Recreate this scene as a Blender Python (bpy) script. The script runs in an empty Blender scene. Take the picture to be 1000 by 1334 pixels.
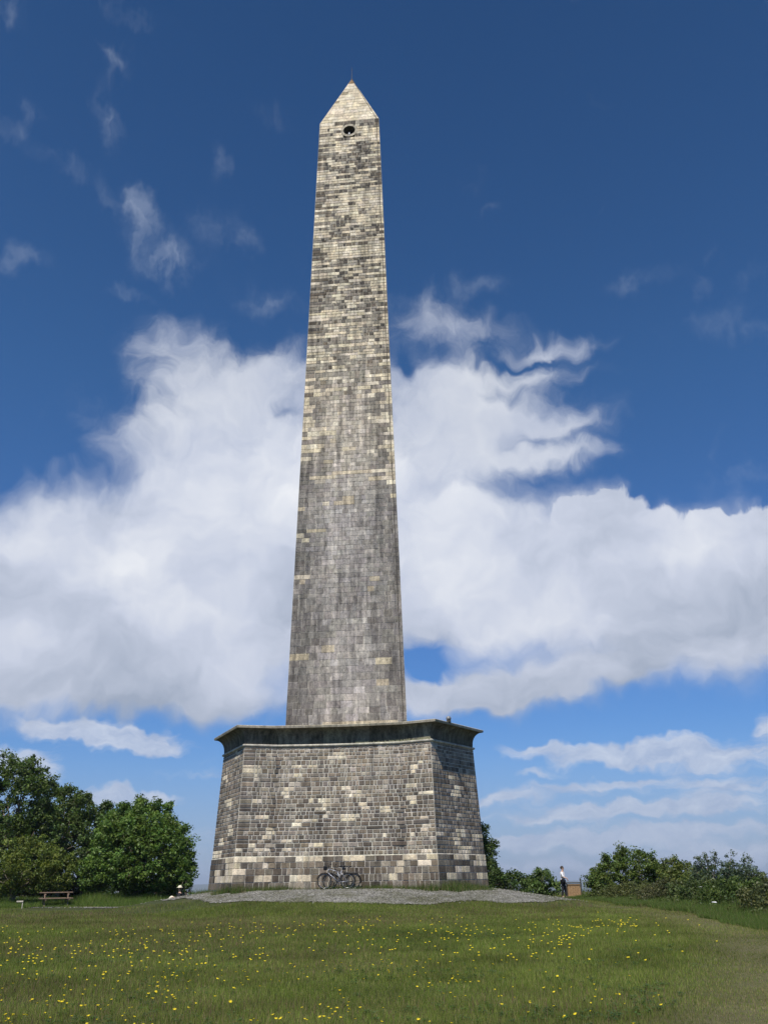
import bpy, bmesh, math, random
import numpy as np
from mathutils import Vector, Matrix, noise as mnoise
R = math.radians
rnd = random.Random(7)
nr = np.random.RandomState(11)
scene = bpy.context.scene
COL = scene.collection

# ------------------------------------------------------------------ camera
EYE = 1.6
PITCH, ROLL, F = R(23.142), R(0.84), 1127.4
cam_d = bpy.data.cameras.new('camera')
cam = bpy.data.objects.new('camera', cam_d)
COL.objects.link(cam)
cam_d.sensor_fit = 'HORIZONTAL'; cam_d.sensor_width = 36; cam_d.lens = F/1000*36
cam_d.clip_start = 0.1; cam_d.clip_end = 60000
fw = Vector((0, math.cos(PITCH), math.sin(PITCH)))
up0 = Vector((0, -math.sin(PITCH), math.cos(PITCH)))
rt0 = Vector((1, 0, 0))
# world appears turned counter-clockwise by ROLL
cr = rt0*math.cos(ROLL) - up0*math.sin(ROLL)
cu = rt0*math.sin(ROLL) + up0*math.cos(ROLL)
cam.matrix_world = Matrix(((cr.x, cu.x, -fw.x, 0), (cr.y, cu.y, -fw.y, 0), (cr.z, cu.z, -fw.z, EYE), (0, 0, 0, 1)))
scene.camera = cam

def ray(u, v):
    return (fw + cr*((u-500)/F) + cu*((667-v)/F)).normalized()
def at(u, v, Y):
    d = ray(u, v); return Vector((0, 0, EYE)) + d*(Y/d.y)
def px(p):
    q = Vector(p) - Vector((0, 0, EYE)); D = q.dot(fw)
    return 500+F*q.dot(cr)/D, 667-F*q.dot(cu)/D

# ------------------------------------------------------------------ light and sky
SUN_EL, SUN_AZ = R(59), R(-17)            # azimuth measured from -Y (behind the camera) ; negative = to the left
sd = Vector((math.sin(SUN_AZ)*math.cos(SUN_EL), -math.cos(SUN_AZ)*math.cos(SUN_EL), math.sin(SUN_EL)))
sun_d = bpy.data.lights.new('sun', 'SUN'); sun_d.energy = 4.3; sun_d.angle = R(0.53); sun_d.color = (1, .95, .87)
sun = bpy.data.objects.new('sun', sun_d); COL.objects.link(sun)
sun.rotation_euler = sd.to_track_quat('Z', 'Y').to_euler()
scene.view_settings.view_transform = 'Standard'; scene.view_settings.look = 'None'
scene.view_settings.exposure = 0.36; scene.view_settings.gamma = 1

world = bpy.data.worlds.new('World'); scene.world = world; world.use_nodes = True
def world_sky():
    nt = world.node_tree; N = nt.nodes; L = nt.links; N.clear()
    out = N.new('ShaderNodeOutputWorld'); bg = N.new('ShaderNodeBackground'); L.new(bg.outputs[0], out.inputs[0])
    bg.inputs[1].default_value = 0.12
    sky = N.new('ShaderNodeTexSky'); sky.sky_type = 'NISHITA'; sky.sun_disc = False
    sky.sun_elevation = SUN_EL; sky.sun_rotation = math.atan2(sd.x, sd.y)
    sky.altitude = 200; sky.air_density = 1.0; sky.dust_density = 0.5; sky.ozone_density = 3.0
    def m(op, a, b=None, c=None, clamp=False):
        n = N.new('ShaderNodeMath'); n.operation = op; n.use_clamp = clamp
        for i, v in enumerate((a, b, c)):
            if v is None: continue
            if isinstance(v, (int, float)): n.inputs[i].default_value = v
            else: L.new(v, n.inputs[i])
        return n.outputs[0]
    def vm(op, a, b=None, c=None):
        n = N.new('ShaderNodeVectorMath'); n.operation = op
        for i, v in enumerate((a, b, c)):
            if v is None: continue
            if isinstance(v, (tuple, list)): n.inputs[i].default_value = v
            else: L.new(v, n.inputs[i])
        return n
    tc = N.new('ShaderNodeTexCoord')
    sep = N.new('ShaderNodeSeparateXYZ'); L.new(tc.outputs['Generated'], sep.inputs[0])
    az = m('ARCTAN2', sep.outputs[0], sep.outputs[1]); el = m('ARCSINE', sep.outputs[2])
    comb = N.new('ShaderNodeCombineXYZ'); L.new(az, comb.inputs[0]); L.new(el, comb.inputs[1])
    P = comb.outputs[0]
    def ns(vec, scale, detail=6, rough=.55, sx=1, sy=1, off=(0, 0, 0), color=False, dist=0):
        mp = vm('MULTIPLY_ADD', vec, (sx, sy, 1), off)
        n = N.new('ShaderNodeTexNoise'); n.noise_dimensions = '2D'; n.inputs['Scale'].default_value = scale
        n.inputs['Detail'].default_value = detail; n.inputs['Roughness'].default_value = rough
        n.inputs['Distortion'].default_value = dist
        L.new(mp.outputs[0], n.inputs['Vector'])
        return n.outputs['Color' if color else 0]
    # warp
    def warp(src, scale, amt, det, off):
        c = ns(src, scale, det, .6, color=True, off=off)
        c2 = vm('SUBTRACT', c, (.5, .5, .5)); c3 = vm('MULTIPLY', c2.outputs[0], (amt, amt, 0))
        return vm('ADD', src, c3.outputs[0]).outputs[0]
    W = warp(P, 7, .095, 3, (3, 1, 0))
    W = warp(W, 26, .022, 4, (7, 2, 0))
    def field(vec, blobs):
        tot = None
        for (u, v, ru, rv, amp) in blobs:
            d0 = ray(u, v); dx = ray(u+ru, v); dy = ray(u, v-rv)
            A = lambda d: (math.atan2(d.x, d.y), math.asin(d.z))
            a0 = A(d0); rx = abs(A(dx)[0]-a0[0]); ry = abs(A(dy)[1]-a0[1])
            q = vm('MULTIPLY_ADD', vec, (1/rx, 1/ry, 0), (-a0[0]/rx, -a0[1]/ry, 0)).outputs[0]
            dd = vm('DOT_PRODUCT', q, q).outputs['Value']
            g = m('EXPONENT', m('MULTIPLY', dd, -1.0))
            t = m('MULTIPLY_ADD', g, amp, tot if tot is not None else 0.0)
            tot = t
        return tot
    body = [(20,760,160,95,1.15),(190,710,120,120,1.0),(310,660,110,120,1.0),(60,850,170,55,1.0),(230,850,180,60,1.0),
            (450,640,110,110,1.0),(480,760,140,110,1.1),(600,720,110,90,.9),(700,710,70,45,.8),(770,675,45,40,1.0),(850,740,110,60,1.0),(930,730,100,50,1.0),
            (1020,740,120,65,1.0),(760,790,170,75,1.0),(930,820,150,75,.9),(640,900,90,35,.8),(780,890,120,30,.6),(100,900,160,28,.5),(300,905,90,25,.4),
            (570,866,26,20,-1.0),(60,600,60,40,-.25),(600,905,80,24,.75),(720,900,110,24,.6),(545,900,40,20,.4)]
    veil = [(245,560,62,60,1.0),(290,500,80,40,.75),(215,450,50,34,.65),(350,470,50,30,.7),(345,545,70,50,.8),(430,500,60,70,.75),(190,600,70,40,.6),
            (560,500,90,34,.85),(570,560,110,50,1.05),(650,540,110,26,.8),(740,556,60,16,.6),(600,432,80,20,.65),(720,446,70,15,.7),(560,410,50,20,.45),
            (680,490,110,16,.55),(620,620,110,50,.9),(700,600,70,18,.5),(770,590,60,12,.35),(384,526,18,13,-.9),(520,480,14,18,-.5),(670,470,60,6,-.25),(700,575,50,8,-.3),(690,635,44,22,-.5)]
    wisp = [(225,345,34,20,.75),(180,285,26,26,.5),(165,255,22,18,.35),(300,300,34,20,.42),(262,262,18,20,.25),(350,392,34,18,.48),
            (150,165,17,22,.55),(142,120,14,45,.33),(155,70,24,10,.42),(40,132,20,16,.5),(12,170,20,16,.42),(32,330,32,18,.42),(85,215,34,16,.4),
            (295,215,9,18,.36),(830,362,34,18,.46),(928,325,9,12,.34),(920,420,60,18,.3),(990,435,30,18,.32),(640,266,16,7,.28),(620,378,40,18,.35),
            (15,10,24,16,.5),(150,5,60,10,.3),(960,625,50,12,.35),(160,382,30,8,.36),(350,145,40,14,.24),(545,400,40,16,.4),(985,360,30,12,.25)]
    low = [(130,955,95,17,1.25),(185,974,60,12,.9),(60,948,40,14,.6),(45,1005,60,22,.8),(20,990,40,14,.4),(170,1040,70,13,1.25),(230,1010,70,9,.4),(275,1000,30,14,.5),
           (800,983,120,18,1.1),(700,975,60,10,.5),(930,985,100,22,.9),(998,945,20,18,.9),(770,1022,100,8,.75),(690,1035,80,8,.6),(930,1030,90,18,.8),
           (820,1050,150,9,1.0),(700,1068,110,10,.95),(640,1045,60,7,.8),(900,1058,90,8,.9),(560,1100,200,12,.6),(900,1080,130,12,.8),(770,1098,150,13,.9),(650,1100,60,10,.6),(960,1115,100,14,.9),(760,1130,190,14,.9),
           (250,1090,60,16,.45),(250,1125,60,20,.6),(690,1010,40,6,.5),(-150,1000,150,40,.8),(1200,1000,160,60,.9),(-200,1100,300,40,.6),(1250,1100,300,40,.7)]
    fb = field(W, body)
    fine = ns(W, 11, 6, .56, off=(1, 5, 0))
    edge = m('MULTIPLY_ADD', m('SUBTRACT', fine, .5), 0.75, fb)
    n_ = N.new('ShaderNodeMapRange'); n_.interpolation_type = 'SMOOTHSTEP'; L.new(edge, n_.inputs[0])
    n_.inputs[1].default_value = .12; n_.inputs[2].default_value = 1.05; a_soft = n_.outputs[0]
    crisp = [(745,668,50,26,1.0),(800,665,40,26,1.0),(850,700,70,36,1.0),(930,690,60,26,1.0),(1000,690,70,30,1.0),(800,760,120,60,1.2),(940,790,140,70,1.2),(660,760,100,60,1.1),(1080,760,100,80,1.2)]
    fc = m('MULTIPLY_ADD', m('SUBTRACT', fine, .5), .55, field(W, crisp))
    n_ = N.new('ShaderNodeMapRange'); n_.interpolation_type = 'SMOOTHSTEP'; L.new(fc, n_.inputs[0])
    n_.inputs[1].default_value = .48; n_.inputs[2].default_value = .78; a_body = m('MAXIMUM', a_soft, n_.outputs[0])
    fib = ns(W, 13, 6, .60, sx=.9, sy=1.4, off=(8, 8, 0))
    vf = field(W, veil); fv = m('MULTIPLY_ADD', m('SUBTRACT', fib, .5), m('MULTIPLY', m('MULTIPLY', vf, 2.5, clamp=True), 1.25), vf)
    n_ = N.new('ShaderNodeMapRange'); n_.interpolation_type = 'SMOOTHSTEP'; L.new(fv, n_.inputs[0])
    n_.inputs[1].default_value = .10; n_.inputs[2].default_value = 1.25; a_veil = m('MULTIPLY', n_.outputs[0], .78)
    a_body = m('SUBTRACT', 1.0, m('MULTIPLY', m('SUBTRACT', 1.0, a_body), m('SUBTRACT', 1.0, a_veil)))
    W2 = warp(P, 14, .07, 4, (11, 4, 0))
    fwp = field(W2, [(u, v, ru*1.3, rv*1.35, a_*.85) for u, v, ru, rv, a_ in wisp])
    wn = ns(W2, 20, 5, .55, sx=1.4, sy=.9, off=(2, 9, 0))
    ew = m('MULTIPLY', fwp, m('MULTIPLY_ADD', wn, 2.0, -.35, clamp=True))
    n_ = N.new('ShaderNodeMapRange'); n_.interpolation_type = 'SMOOTHSTEP'; L.new(ew, n_.inputs[0])
    n_.inputs[1].default_value = .05; n_.inputs[2].default_value = 1.0; a_wisp = m('MULTIPLY', n_.outputs[0], .62)
    W3 = warp(P, 22, .03, 3, (5, 5, 0))
    fl = field(W3, low)
    lown = ns(W3, 11, 6, .62, sx=1.0, sy=5.5, off=(4, 2, 0))
    el2 = m('MULTIPLY_ADD', m('SUBTRACT', lown, .5), 1.1, fl)
    n_ = N.new('ShaderNodeMapRange'); n_.interpolation_type = 'SMOOTHSTEP'; L.new(el2, n_.inputs[0])
    n_.inputs[1].default_value = .35; n_.inputs[2].default_value = .95; a_low = m('MULTIPLY', n_.outputs[0], .8)
    # cloud brightness
    sh = ns(W, 5.0, 5, .50, sx=1, sy=1.9, off=(9, 3, 0))
    up_ = vm('ADD', W, (-.006, .012, 0)).outputs[0]
    f2 = ns(up_, 11, 4, .56, off=(1, 5, 0))
    lit = m('MULTIPLY', m('SUBTRACT', fine, f2), .55)
    relief = m('ADD', m('MULTIPLY_ADD', sh, 1.7, -.38), lit, clamp=True)
    # underside greyer: elevation ramp from el 12deg .. 30deg
    n_ = N.new('ShaderNodeMapRange'); L.new(el, n_.inputs[0]); n_.inputs[1].default_value = R(9); n_.inputs[2].default_value = R(27)
    hgt = n_.outputs[0]
    bright = m('ADD', m('MULTIPLY', relief, .62), m('MULTIPLY', hgt, .42), clamp=True)
    ramp = N.new('ShaderNodeValToRGB'); L.new(bright, ramp.inputs[0])
    e = ramp.color_ramp.elements
    k = 1/0.12/1.28
    e[0].position = .12; e[0].color = (.36, .42, .54, 1)
    e[1].position = .95; e[1].color = (.90, .92, .96, 1)
    x = e.new(.5); x.color = (.60, .65, .78, 1)
    cs = vm('SCALE', ramp.outputs[0]); cs.inputs['Scale'].default_value = k*.98
    # sky grading
    n_ = N.new('ShaderNodeMapRange'); L.new(el, n_.inputs[0]); n_.inputs[1].default_value = 0; n_.inputs[2].default_value = R(56)
    gr = N.new('ShaderNodeValToRGB'); L.new(n_.outputs[0], gr.inputs[0]); ge = gr.color_ramp.elements
    q = 1/1.28
    ge[0].position = 0; ge[0].color = (.36*q, .48*q, .78*q, 1); ge[1].position = 1; ge[1].color = (.22*q, .43*q, .62*q, 1)
    for pp, cc in ((.12, (.40, .60, .90)), (.25, (.38, .62, .94)), (.55, (.34, .60, .84))):
        x = ge.new(pp); x.color = tuple(v*q for v in cc)+(1,)
    gm = vm('MULTIPLY', sky.outputs[0], gr.outputs[0])
    def mix(f, a, b):
        n = N.new('ShaderNodeMix'); n.data_type = 'RGBA'; L.new(f, n.inputs[0])
        L.new(a, n.inputs[6]); L.new(b, n.inputs[7]); return n.outputs[2]
    wc = N.new('ShaderNodeRGB'); wc.outputs[0].default_value = (.56*k, .63*k, .76*k, 1)
    lc = N.new('ShaderNodeRGB'); lc.outputs[0].default_value = (.44*k, .51*k, .67*k, 1)
    lc2 = N.new('ShaderNodeRGB'); lc2.outputs[0].default_value = (.74*k, .78*k, .86*k, 1)
    lsh = m('MULTIPLY_ADD', ns(W3, 24, 5, .6, sx=1.0, sy=2.6, off=(4, 7, 0)), 2.6, -.85, clamp=True)
    c = mix(a_low, gm.outputs[0], mix(m('MULTIPLY', lsh, .8), lc.outputs[0], lc2.outputs[0]))
    n_ = N.new('ShaderNodeMapRange'); n_.interpolation_type = 'SMOOTHSTEP'; L.new(el, n_.inputs[0]); n_.inputs[1].default_value = R(9.5); n_.inputs[2].default_value = R(-.5)
    hz = N.new('ShaderNodeRGB'); hz.outputs[0].default_value = (.36*k, .44*k, .62*k, 1)
    c = mix(m('MULTIPLY', n_.outputs[0], .62), c, hz.outputs[0])
    c = mix(a_wisp, c, wc.outputs[0])
    c = mix(a_body, c, cs.outputs[0])
    L.new(c, bg.inputs[0])
    world.cycles.sampling_method = 'MANUAL'; world.cycles.sample_map_resolution = 512
world_sky()

# ------------------------------------------------------------------ materials
def mat(name, build):
    M = bpy.data.materials.new(name); M.use_nodes = True; nt = M.node_tree
    b = nt.nodes['Principled BSDF']; b.inputs['Specular IOR Level'].default_value = .25
    build(nt, nt.nodes, nt.links, b); return M
def n_noise(N, L, scale, detail=5, rough=.55, vec=None, sc=None):
    n = N.new('ShaderNodeTexNoise'); n.inputs['Scale'].default_value = scale
    n.inputs['Detail'].default_value = detail; n.inputs['Roughness'].default_value = rough
    if vec is not None:
        if sc:
            mp = N.new('ShaderNodeVectorMath'); mp.operation = 'MULTIPLY'; L.new(vec, mp.inputs[0]); mp.inputs[1].default_value = sc
            L.new(mp.outputs[0], n.inputs['Vector'])
        else: L.new(vec, n.inputs['Vector'])
    return n.outputs[0]
def n_ramp(N, L, src, stops):
    r = N.new('ShaderNodeValToRGB'); L.new(src, r.inputs[0]); e = r.color_ramp.elements
    e[0].position, e[0].color = stops[0][0], (*stops[0][1], 1); e[1].position, e[1].color = stops[-1][0], (*stops[-1][1], 1)
    for p, c in stops[1:-1]: x = e.new(p); x.color = (*c, 1)
    return r.outputs[0]
def n_mul(N, L, a, b, f=1.0, mode='MULTIPLY'):
    n = N.new('ShaderNodeMix'); n.data_type = 'RGBA'; n.blend_type = mode
    if isinstance(f, float): n.inputs[0].default_value = f
    else: L.new(f, n.inputs[0])
    for i, v in ((6, a), (7, b)):
        if isinstance(v, tuple): n.inputs[i].default_value = (*v, 1)
        else: L.new(v, n.inputs[i])
    return n.outputs[2]
def n_bump(N, L, b, h, strength, dist=.02):
    n = N.new('ShaderNodeBump'); n.inputs['Strength'].default_value = strength; n.inputs['Distance'].default_value = dist
    L.new(h, n.inputs['Height']); L.new(n.outputs[0], b.inputs['Normal'])
def simple(name, col, rough=.7, metal=0, var=.25, scale=12):
    def f(nt, N, L, b):
        tc = N.new('ShaderNodeTexCoord').outputs['Object']
        a = n_noise(N, L, scale, 5, .6, tc)
        c = n_ramp(N, L, a, [(.3, tuple(x*(1-var) for x in col)), (.7, tuple(min(1, x*(1+var)) for x in col))])
        L.new(c, b.inputs['Base Color']); b.inputs['Roughness'].default_value = rough; b.inputs['Metallic'].default_value = metal
    return mat(name, f)

def stone_mat(name, streak=.5, grime=.35):
    def f(nt, N, L, b):
        at_ = N.new('ShaderNodeAttribute'); at_.attribute_name = 'tint'
        tc = N.new('ShaderNodeTexCoord').outputs['Object']
        fine = n_noise(N, L, 22, 6, .7, tc)
        c = n_mul(N, L, at_.outputs[0], n_ramp(N, L, fine, [(.3, (.62, .62, .62)), (.5, (1, 1, 1)), (.72, (1.32, 1.3, 1.26))]))
        big = n_noise(N, L, .9, 5, .6, tc)
        c = n_mul(N, L, c, n_ramp(N, L, big, [(.35, (.80, .80, .80)), (.65, (1.12, 1.1, 1.06))]), grime)
        st = n_noise(N, L, 1.0, 7, .66, tc, (3.4, 3.4, .30))
        c = n_mul(N, L, c, n_ramp(N, L, st, [(.34, (.36, .36, .37)), (.50, (.95, .95, .95)), (.66, (1.45, 1.43, 1.38))]), streak)
        st2 = n_noise(N, L, 1.0, 6, .72, tc, (7, 7, 3.2))
        c = n_mul(N, L, c, n_ramp(N, L, st2, [(.34, (.5, .5, .5)), (.5, (1, 1, 1)), (.68, (1.5, 1.48, 1.42))]), streak)
        pit = n_noise(N, L, 60, 3, .6, tc)
        c = n_mul(N, L, c, n_ramp(N, L, pit, [(.33, (.5, .5, .5)), (.42, (1, 1, 1))]), .8)
        lich = n_noise(N, L, 3.2, 7, .75, tc)
        c = n_mul(N, L, c, n_ramp(N, L, lich, [(.30, (.52, .50, .46)), (.46, (1, 1, 1)), (.56, (1, 1, 1)), (.70, (1.5, 1.5, 1.42))]), .75)
        L.new(c, b.inputs['Base Color']); b.inputs['Roughness'].default_value = .9; b.inputs['Specular IOR Level'].default_value = .15
        n_bump(N, L, b, n_noise(N, L, 30, 6, .7, tc), .5, .02)
    return mat(name, f)
def leaf_mat(name, tr=.25, rough=.5, spec=.3):
    def f(nt, N, L, b):
        at_ = N.new('ShaderNodeAttribute'); at_.attribute_name = 'tint'
        L.new(at_.outputs[0], b.inputs['Base Color']); b.inputs['Roughness'].default_value = rough
        b.inputs['Specular IOR Level'].default_value = spec
        t = N.new('ShaderNodeBsdfTranslucent'); 
        c2 = n_mul(N, L, at_.outputs[0], (1.3, 1.5, .6)); L.new(c2, t.inputs[0])
        m = N.new('ShaderNodeMixShader'); m.inputs[0].default_value = tr
        L.new(b.outputs[0], m.inputs[1]); L.new(t.outputs[0], m.inputs[2])
        L.new(m.outputs[0], N['Material Output'].inputs[0])
    return mat(name, f)
M_STONE = stone_mat('weathered ashlar', .45, .7)
M_SHAFT = stone_mat('streaked shaft ashlar', .75, .6)
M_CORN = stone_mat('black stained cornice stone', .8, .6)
M_LEAF = leaf_mat('tree leaves', .28, .5, .25)
M_GRASS = leaf_mat('grass blades', .22, .6, .15)
M_BARK = simple('bark', (.16, .13, .10), .9)
M_WOOD = simple('weathered timber', (.20, .14, .10), .85, 0, .3, 9)
M_BOARD = simple('warm brown timber', (.30, .19, .10), .8, 0, .3, 14)
M_PALEW = simple('bleached timber', (.50, .46, .38), .85)
M_DKW = simple('dark timber', (.05, .045, .035), .8)
M_BLACK = simple('black paint', (.015, .016, .02), .35, 0, .2)
M_RUB = simple('tyre rubber', (.018, .018, .018), .8)
M_STEEL = simple('steel', (.55, .55, .56), .3, .9, .1)
M_SILV = simple('silver frame paint', (.30, .31, .36), .35, .3, .15)
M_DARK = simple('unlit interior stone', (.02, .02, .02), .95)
M_WHITE = simple('white plastic', (.7, .7, .7), .5, 0, .1)
M_COPPER = simple('dull metal strap', (.10, .085, .07), .6, .4)
M_YEL = simple('yellow petals', (.80, .62, .02), .6, 0, .12, 60)
M_SHIRT = simple('white cotton', (.78, .76, .78), .8, 0, .06)
M_TROU = simple('black cotton', (.02, .02, .025), .85)
M_SKIN = simple('skin', (.52, .33, .24), .55, 0, .06)
M_HAIR = simple('dark hair', (.035, .027, .02), .6)
M_PALEC = simple('cream cotton', (.72, .66, .52), .85, 0, .06)

# ------------------------------------------------------------------ object helpers
def tag(o, label=None, cat=None, group=None, kind=None):
    if label: o['label'] = label
    if cat: o['category'] = cat
    if group: o['group'] = group
    if kind: o['kind'] = kind
    return o
def empty(name, loc, label, cat, group=None, rz=0):
    o = bpy.data.objects.new(name, None); COL.objects.link(o); o.location = loc; o.rotation_euler.z = rz
    o.empty_display_size = .2
    return tag(o, label, cat, group)
def link(name, me, m, parent=None):
    o = bpy.data.objects.new(name, me); COL.objects.link(o)
    if m: me.materials.append(m)
    if parent: o.parent = parent
    return o
class MB:
    def __init__(s): s.v = []; s.f = []; s.c = []
    def quad(s, a, b, c, d, col=None):
        i = len(s.v); s.v += [tuple(a), tuple(b), tuple(c), tuple(d)]; s.f.append((i, i+1, i+2, i+3)); s.c.append(col)
    def box(s, cx, cy, cz, sx, sy, sz, M=None, col=None, bev=0):
        h = [(x, y, z) for x in (-.5, .5) for y in (-.5, .5) for z in (-.5, .5)]
        P = [Vector((p[0]*sx, p[1]*sy, p[2]*sz)) for p in h]
        if M is not None: P = [M @ p for p in P]
        P = [p+Vector((cx, cy, cz)) for p in P]
        i = len(s.v); s.v += [tuple(p) for p in P]
        for f in ((0,1,3,2),(4,6,7,5),(0,4,5,1),(2,3,7,6),(0,2,6,4),(1,5,7,3)):
            s.f.append(tuple(i+k for k in f)); s.c.append(col)
    def tube(s, pts, rads, n=8, col=None, cap=True):
        pts = [Vector(p) for p in pts]
        if not hasattr(rads, '__len__'): rads = [rads]*len(pts)
        rings = []
        a = None
        for k, p in enumerate(pts):
            t = (pts[min(k+1, len(pts)-1)]-pts[max(k-1, 0)]).normalized()
            if a is None: a = t.orthogonal().normalized()
            a = (a - t*a.dot(t)).normalized(); b = t.cross(a)
            i = len(s.v)
            for j in range(n):
                w = 2*math.pi*j/n; s.v.append(tuple(p+(a*math.cos(w)+b*math.sin(w))*rads[k]))
            rings.append(i)
        for k in range(len(rings)-1):
            for j in range(n):
                s.f.append((rings[k]+j, rings[k]+(j+1) % n, rings[k+1]+(j+1) % n, rings[k+1]+j)); s.c.append(col)
        if cap:
            s.f.append(tuple(rings[0]+j for j in reversed(range(n)))); s.c.append(col)
            s.f.append(tuple(rings[-1]+j for j in range(n))); s.c.append(col)
    def ring(s, c, r, rt, n=28, m=6, axis='y', col=None):
        i = len(s.v)
        for j in range(n):
            w = 2*math.pi*j/n
            for k in range(m):
                q = 2*math.pi*k/m; rr = r+rt*math.cos(q); h = rt*math.sin(q)
                s.v.append((c[0]+rr*math.cos(w), c[1]+h, c[2]+rr*math.sin(w)))
        for j in range(n):
            for k in range(m):
                s.f.append((i+j*m+k, i+j*m+(k+1) % m, i+((j+1) % n)*m+(k+1) % m, i+((j+1) % n)*m+k)); s.c.append(col)
    def ell(s, c, r, n=10, m=7, col=None, M=None):
        i = len(s.v)
        for a in range(m+1):
            th = math.pi*a/m
            for j in range(n):
                w = 2*math.pi*j/n
                p = Vector((r[0]*math.sin(th)*math.cos(w), r[1]*math.sin(th)*math.sin(w), r[2]*math.cos(th)))
                if M is not None: p = M @ p
                s.v.append((c[0]+p.x, c[1]+p.y, c[2]+p.z))
        for a in range(m):
            for j in range(n):
                s.f.append((i+a*n+j, i+(a+1)*n+j, i+(a+1)*n+(j+1) % n, i+a*n+(j+1) % n)); s.c.append(col)
    def mesh(s, name, smooth=False):
        me = bpy.data.meshes.new(name); me.from_pydata(s.v, [], s.f)
        if any(c is not None for c in s.c):
            a = me.color_attributes.new('tint', 'FLOAT_COLOR', 'CORNER')
            arr = []
            for f, c in zip(s.f, s.c): arr += [c[0], c[1], c[2], 1.0]*len(f)
            a.data.foreach_set('color', arr)
        if smooth: me.polygons.foreach_set('use_smooth', [True]*len(me.polygons))
        me.update(); return me
    def build(s, name, m, parent=None, smooth=False, bevel=0):
        o = link(name, s.mesh(name, smooth), m, parent)
        if bevel:
            b = o.modifiers.new('bevel', 'BEVEL'); b.width = bevel; b.segments = 2; b.limit_method = 'ANGLE'
        return o
def tris_obj(name, V, F, C, m, parent=None):
    """numpy verts (n,3), tris/quads (k,f), per-vertex colour (n,3)"""
    me = bpy.data.meshes.new(name)
    k, fv = F.shape
    me.vertices.add(len(V)); me.vertices.foreach_set('co', V.astype(np.float32).ravel())
    me.loops.add(k*fv); me.loops.foreach_set('vertex_index', F.astype(np.int32).ravel())
    me.polygons.add(k); me.polygons.foreach_set('loop_start', np.arange(0, k*fv, fv, dtype=np.int32))
    me.polygons.foreach_set('loop_total', np.full(k, fv, np.int32))
    a = me.color_attributes.new('tint', 'FLOAT_COLOR', 'POINT')
    a.data.foreach_set('color', np.concatenate([C, np.ones((len(C), 1))], 1).astype(np.float32).ravel())
    me.update(calc_edges=True)
    return link(name, me, m, parent)

# ------------------------------------------------------------------ terrain
MX, MY, TH = -1.8514, 44.7793, R(-5.61)
BASEZ = EYE - .2693
def sstep(a, b, x):
    t = np.clip((x-a)/(b-a), 0, 1); return t*t*(3-2*t)
def vnoise(x, y, s, seed=0):
    """cheap smooth value noise, vectorised"""
    x = np.asarray(x, float)*s+seed*17.3; y = np.asarray(y, float)*s+seed*9.1
    xi = np.floor(x); yi = np.floor(y); fx = x-xi; fy = y-yi
    fx = fx*fx*(3-2*fx); fy = fy*fy*(3-2*fy)
    def h(a, b):
        v = np.sin(a*127.1+b*311.7+seed*74.7)*43758.5453; return v-np.floor(v)
    return (h(xi, yi)*(1-fx)+h(xi+1, yi)*fx)*(1-fy)+(h(xi, yi+1)*(1-fx)+h(xi+1, yi+1)*fx)*fy
def fbm(x, y, s, o=3, seed=0):
    t = 0; a = .5; 
    for k in range(o): t = t+a*vnoise(x, y, s*2**k, seed+k); a *= .5
    return t/(1-.5**o)
def zg(x, y):
    x = np.asarray(x, float); y = np.asarray(y, float)
    r = np.hypot(x, y)
    z = .022*(np.minimum(r, 37)-12)
    z = np.where(r < 12, .022*(r-12)*.5, z)
    d = np.hypot(x-MX, (y-MY))
    z = z + (BASEZ-.02-.55)*(1-sstep(5.0, 12.6, d))
    z = z + .05*(fbm(x, y, .35, 2, 3)-.5)*sstep(5, 9, d) + .02*(vnoise(x, y, 1.3, 5)-.5)
    z = z - 26*sstep(85, 260, r) - 120*sstep(260, 1800, r) 
    z = z + 135*sstep(5500, 9000, r)*(.75+.35*vnoise(x, y, 1/2500., 9))
    return z
def zf(x, y): return float(zg(x, y))
def gravel_mask(x, y):
    """1 on the gravel ring around the plinth and on the thin path to the left"""
    x = np.asarray(x, float); y = np.asarray(y, float)
    d = np.hypot((x-MX)*.93, y-MY)
    wob = (fbm(x, y, .5, 3, 21)-.5)*2.4
    dd_ = np.maximum(d, .1); ring = sstep(.0, .6, 8.6+.9*(x-MX)/dd_-.8*(y-MY)/dd_+wob*.6-d)*sstep(-.3, .2, d-5.0)
    # outer tongue to the right
    t2 = sstep(0, .7, 1.6+wob*.3-np.abs(y-(MY-1.0)+.0*(x-6)))*sstep(4, 6, x-MX)*sstep(11.0, 9.6, x-MX)
    # thin path running left from the ring towards the picnic table
    py = 44.6+(x+9.5)*(-.72)
    p = sstep(.30, .0, np.abs(y-py)-.85)*(.35+.65*sstep(.42, .55, fbm(x, y, .6, 3, 77)))*(x < -8.2)*(x > -19.5)
    return np.clip(np.maximum(np.maximum(ring, t2*.9), p), 0, 1)
def worn_mask(x, y):
    """trampled tan strip along the right hand side"""
    x = np.asarray(x, float); y = np.asarray(y, float)
    c = 9.1-.112*(np.maximum(0, 27-y))**1.35 + (fbm(x, y, .15, 2, 8)-.5)*1.2
    w = 2.0-.025*(y-12)
    return sstep(1.2, .1, np.abs(x-c+.1)/w)*sstep(48, 30, y)*(.6+.6*fbm(x, y, .6, 3, 18))

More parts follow.
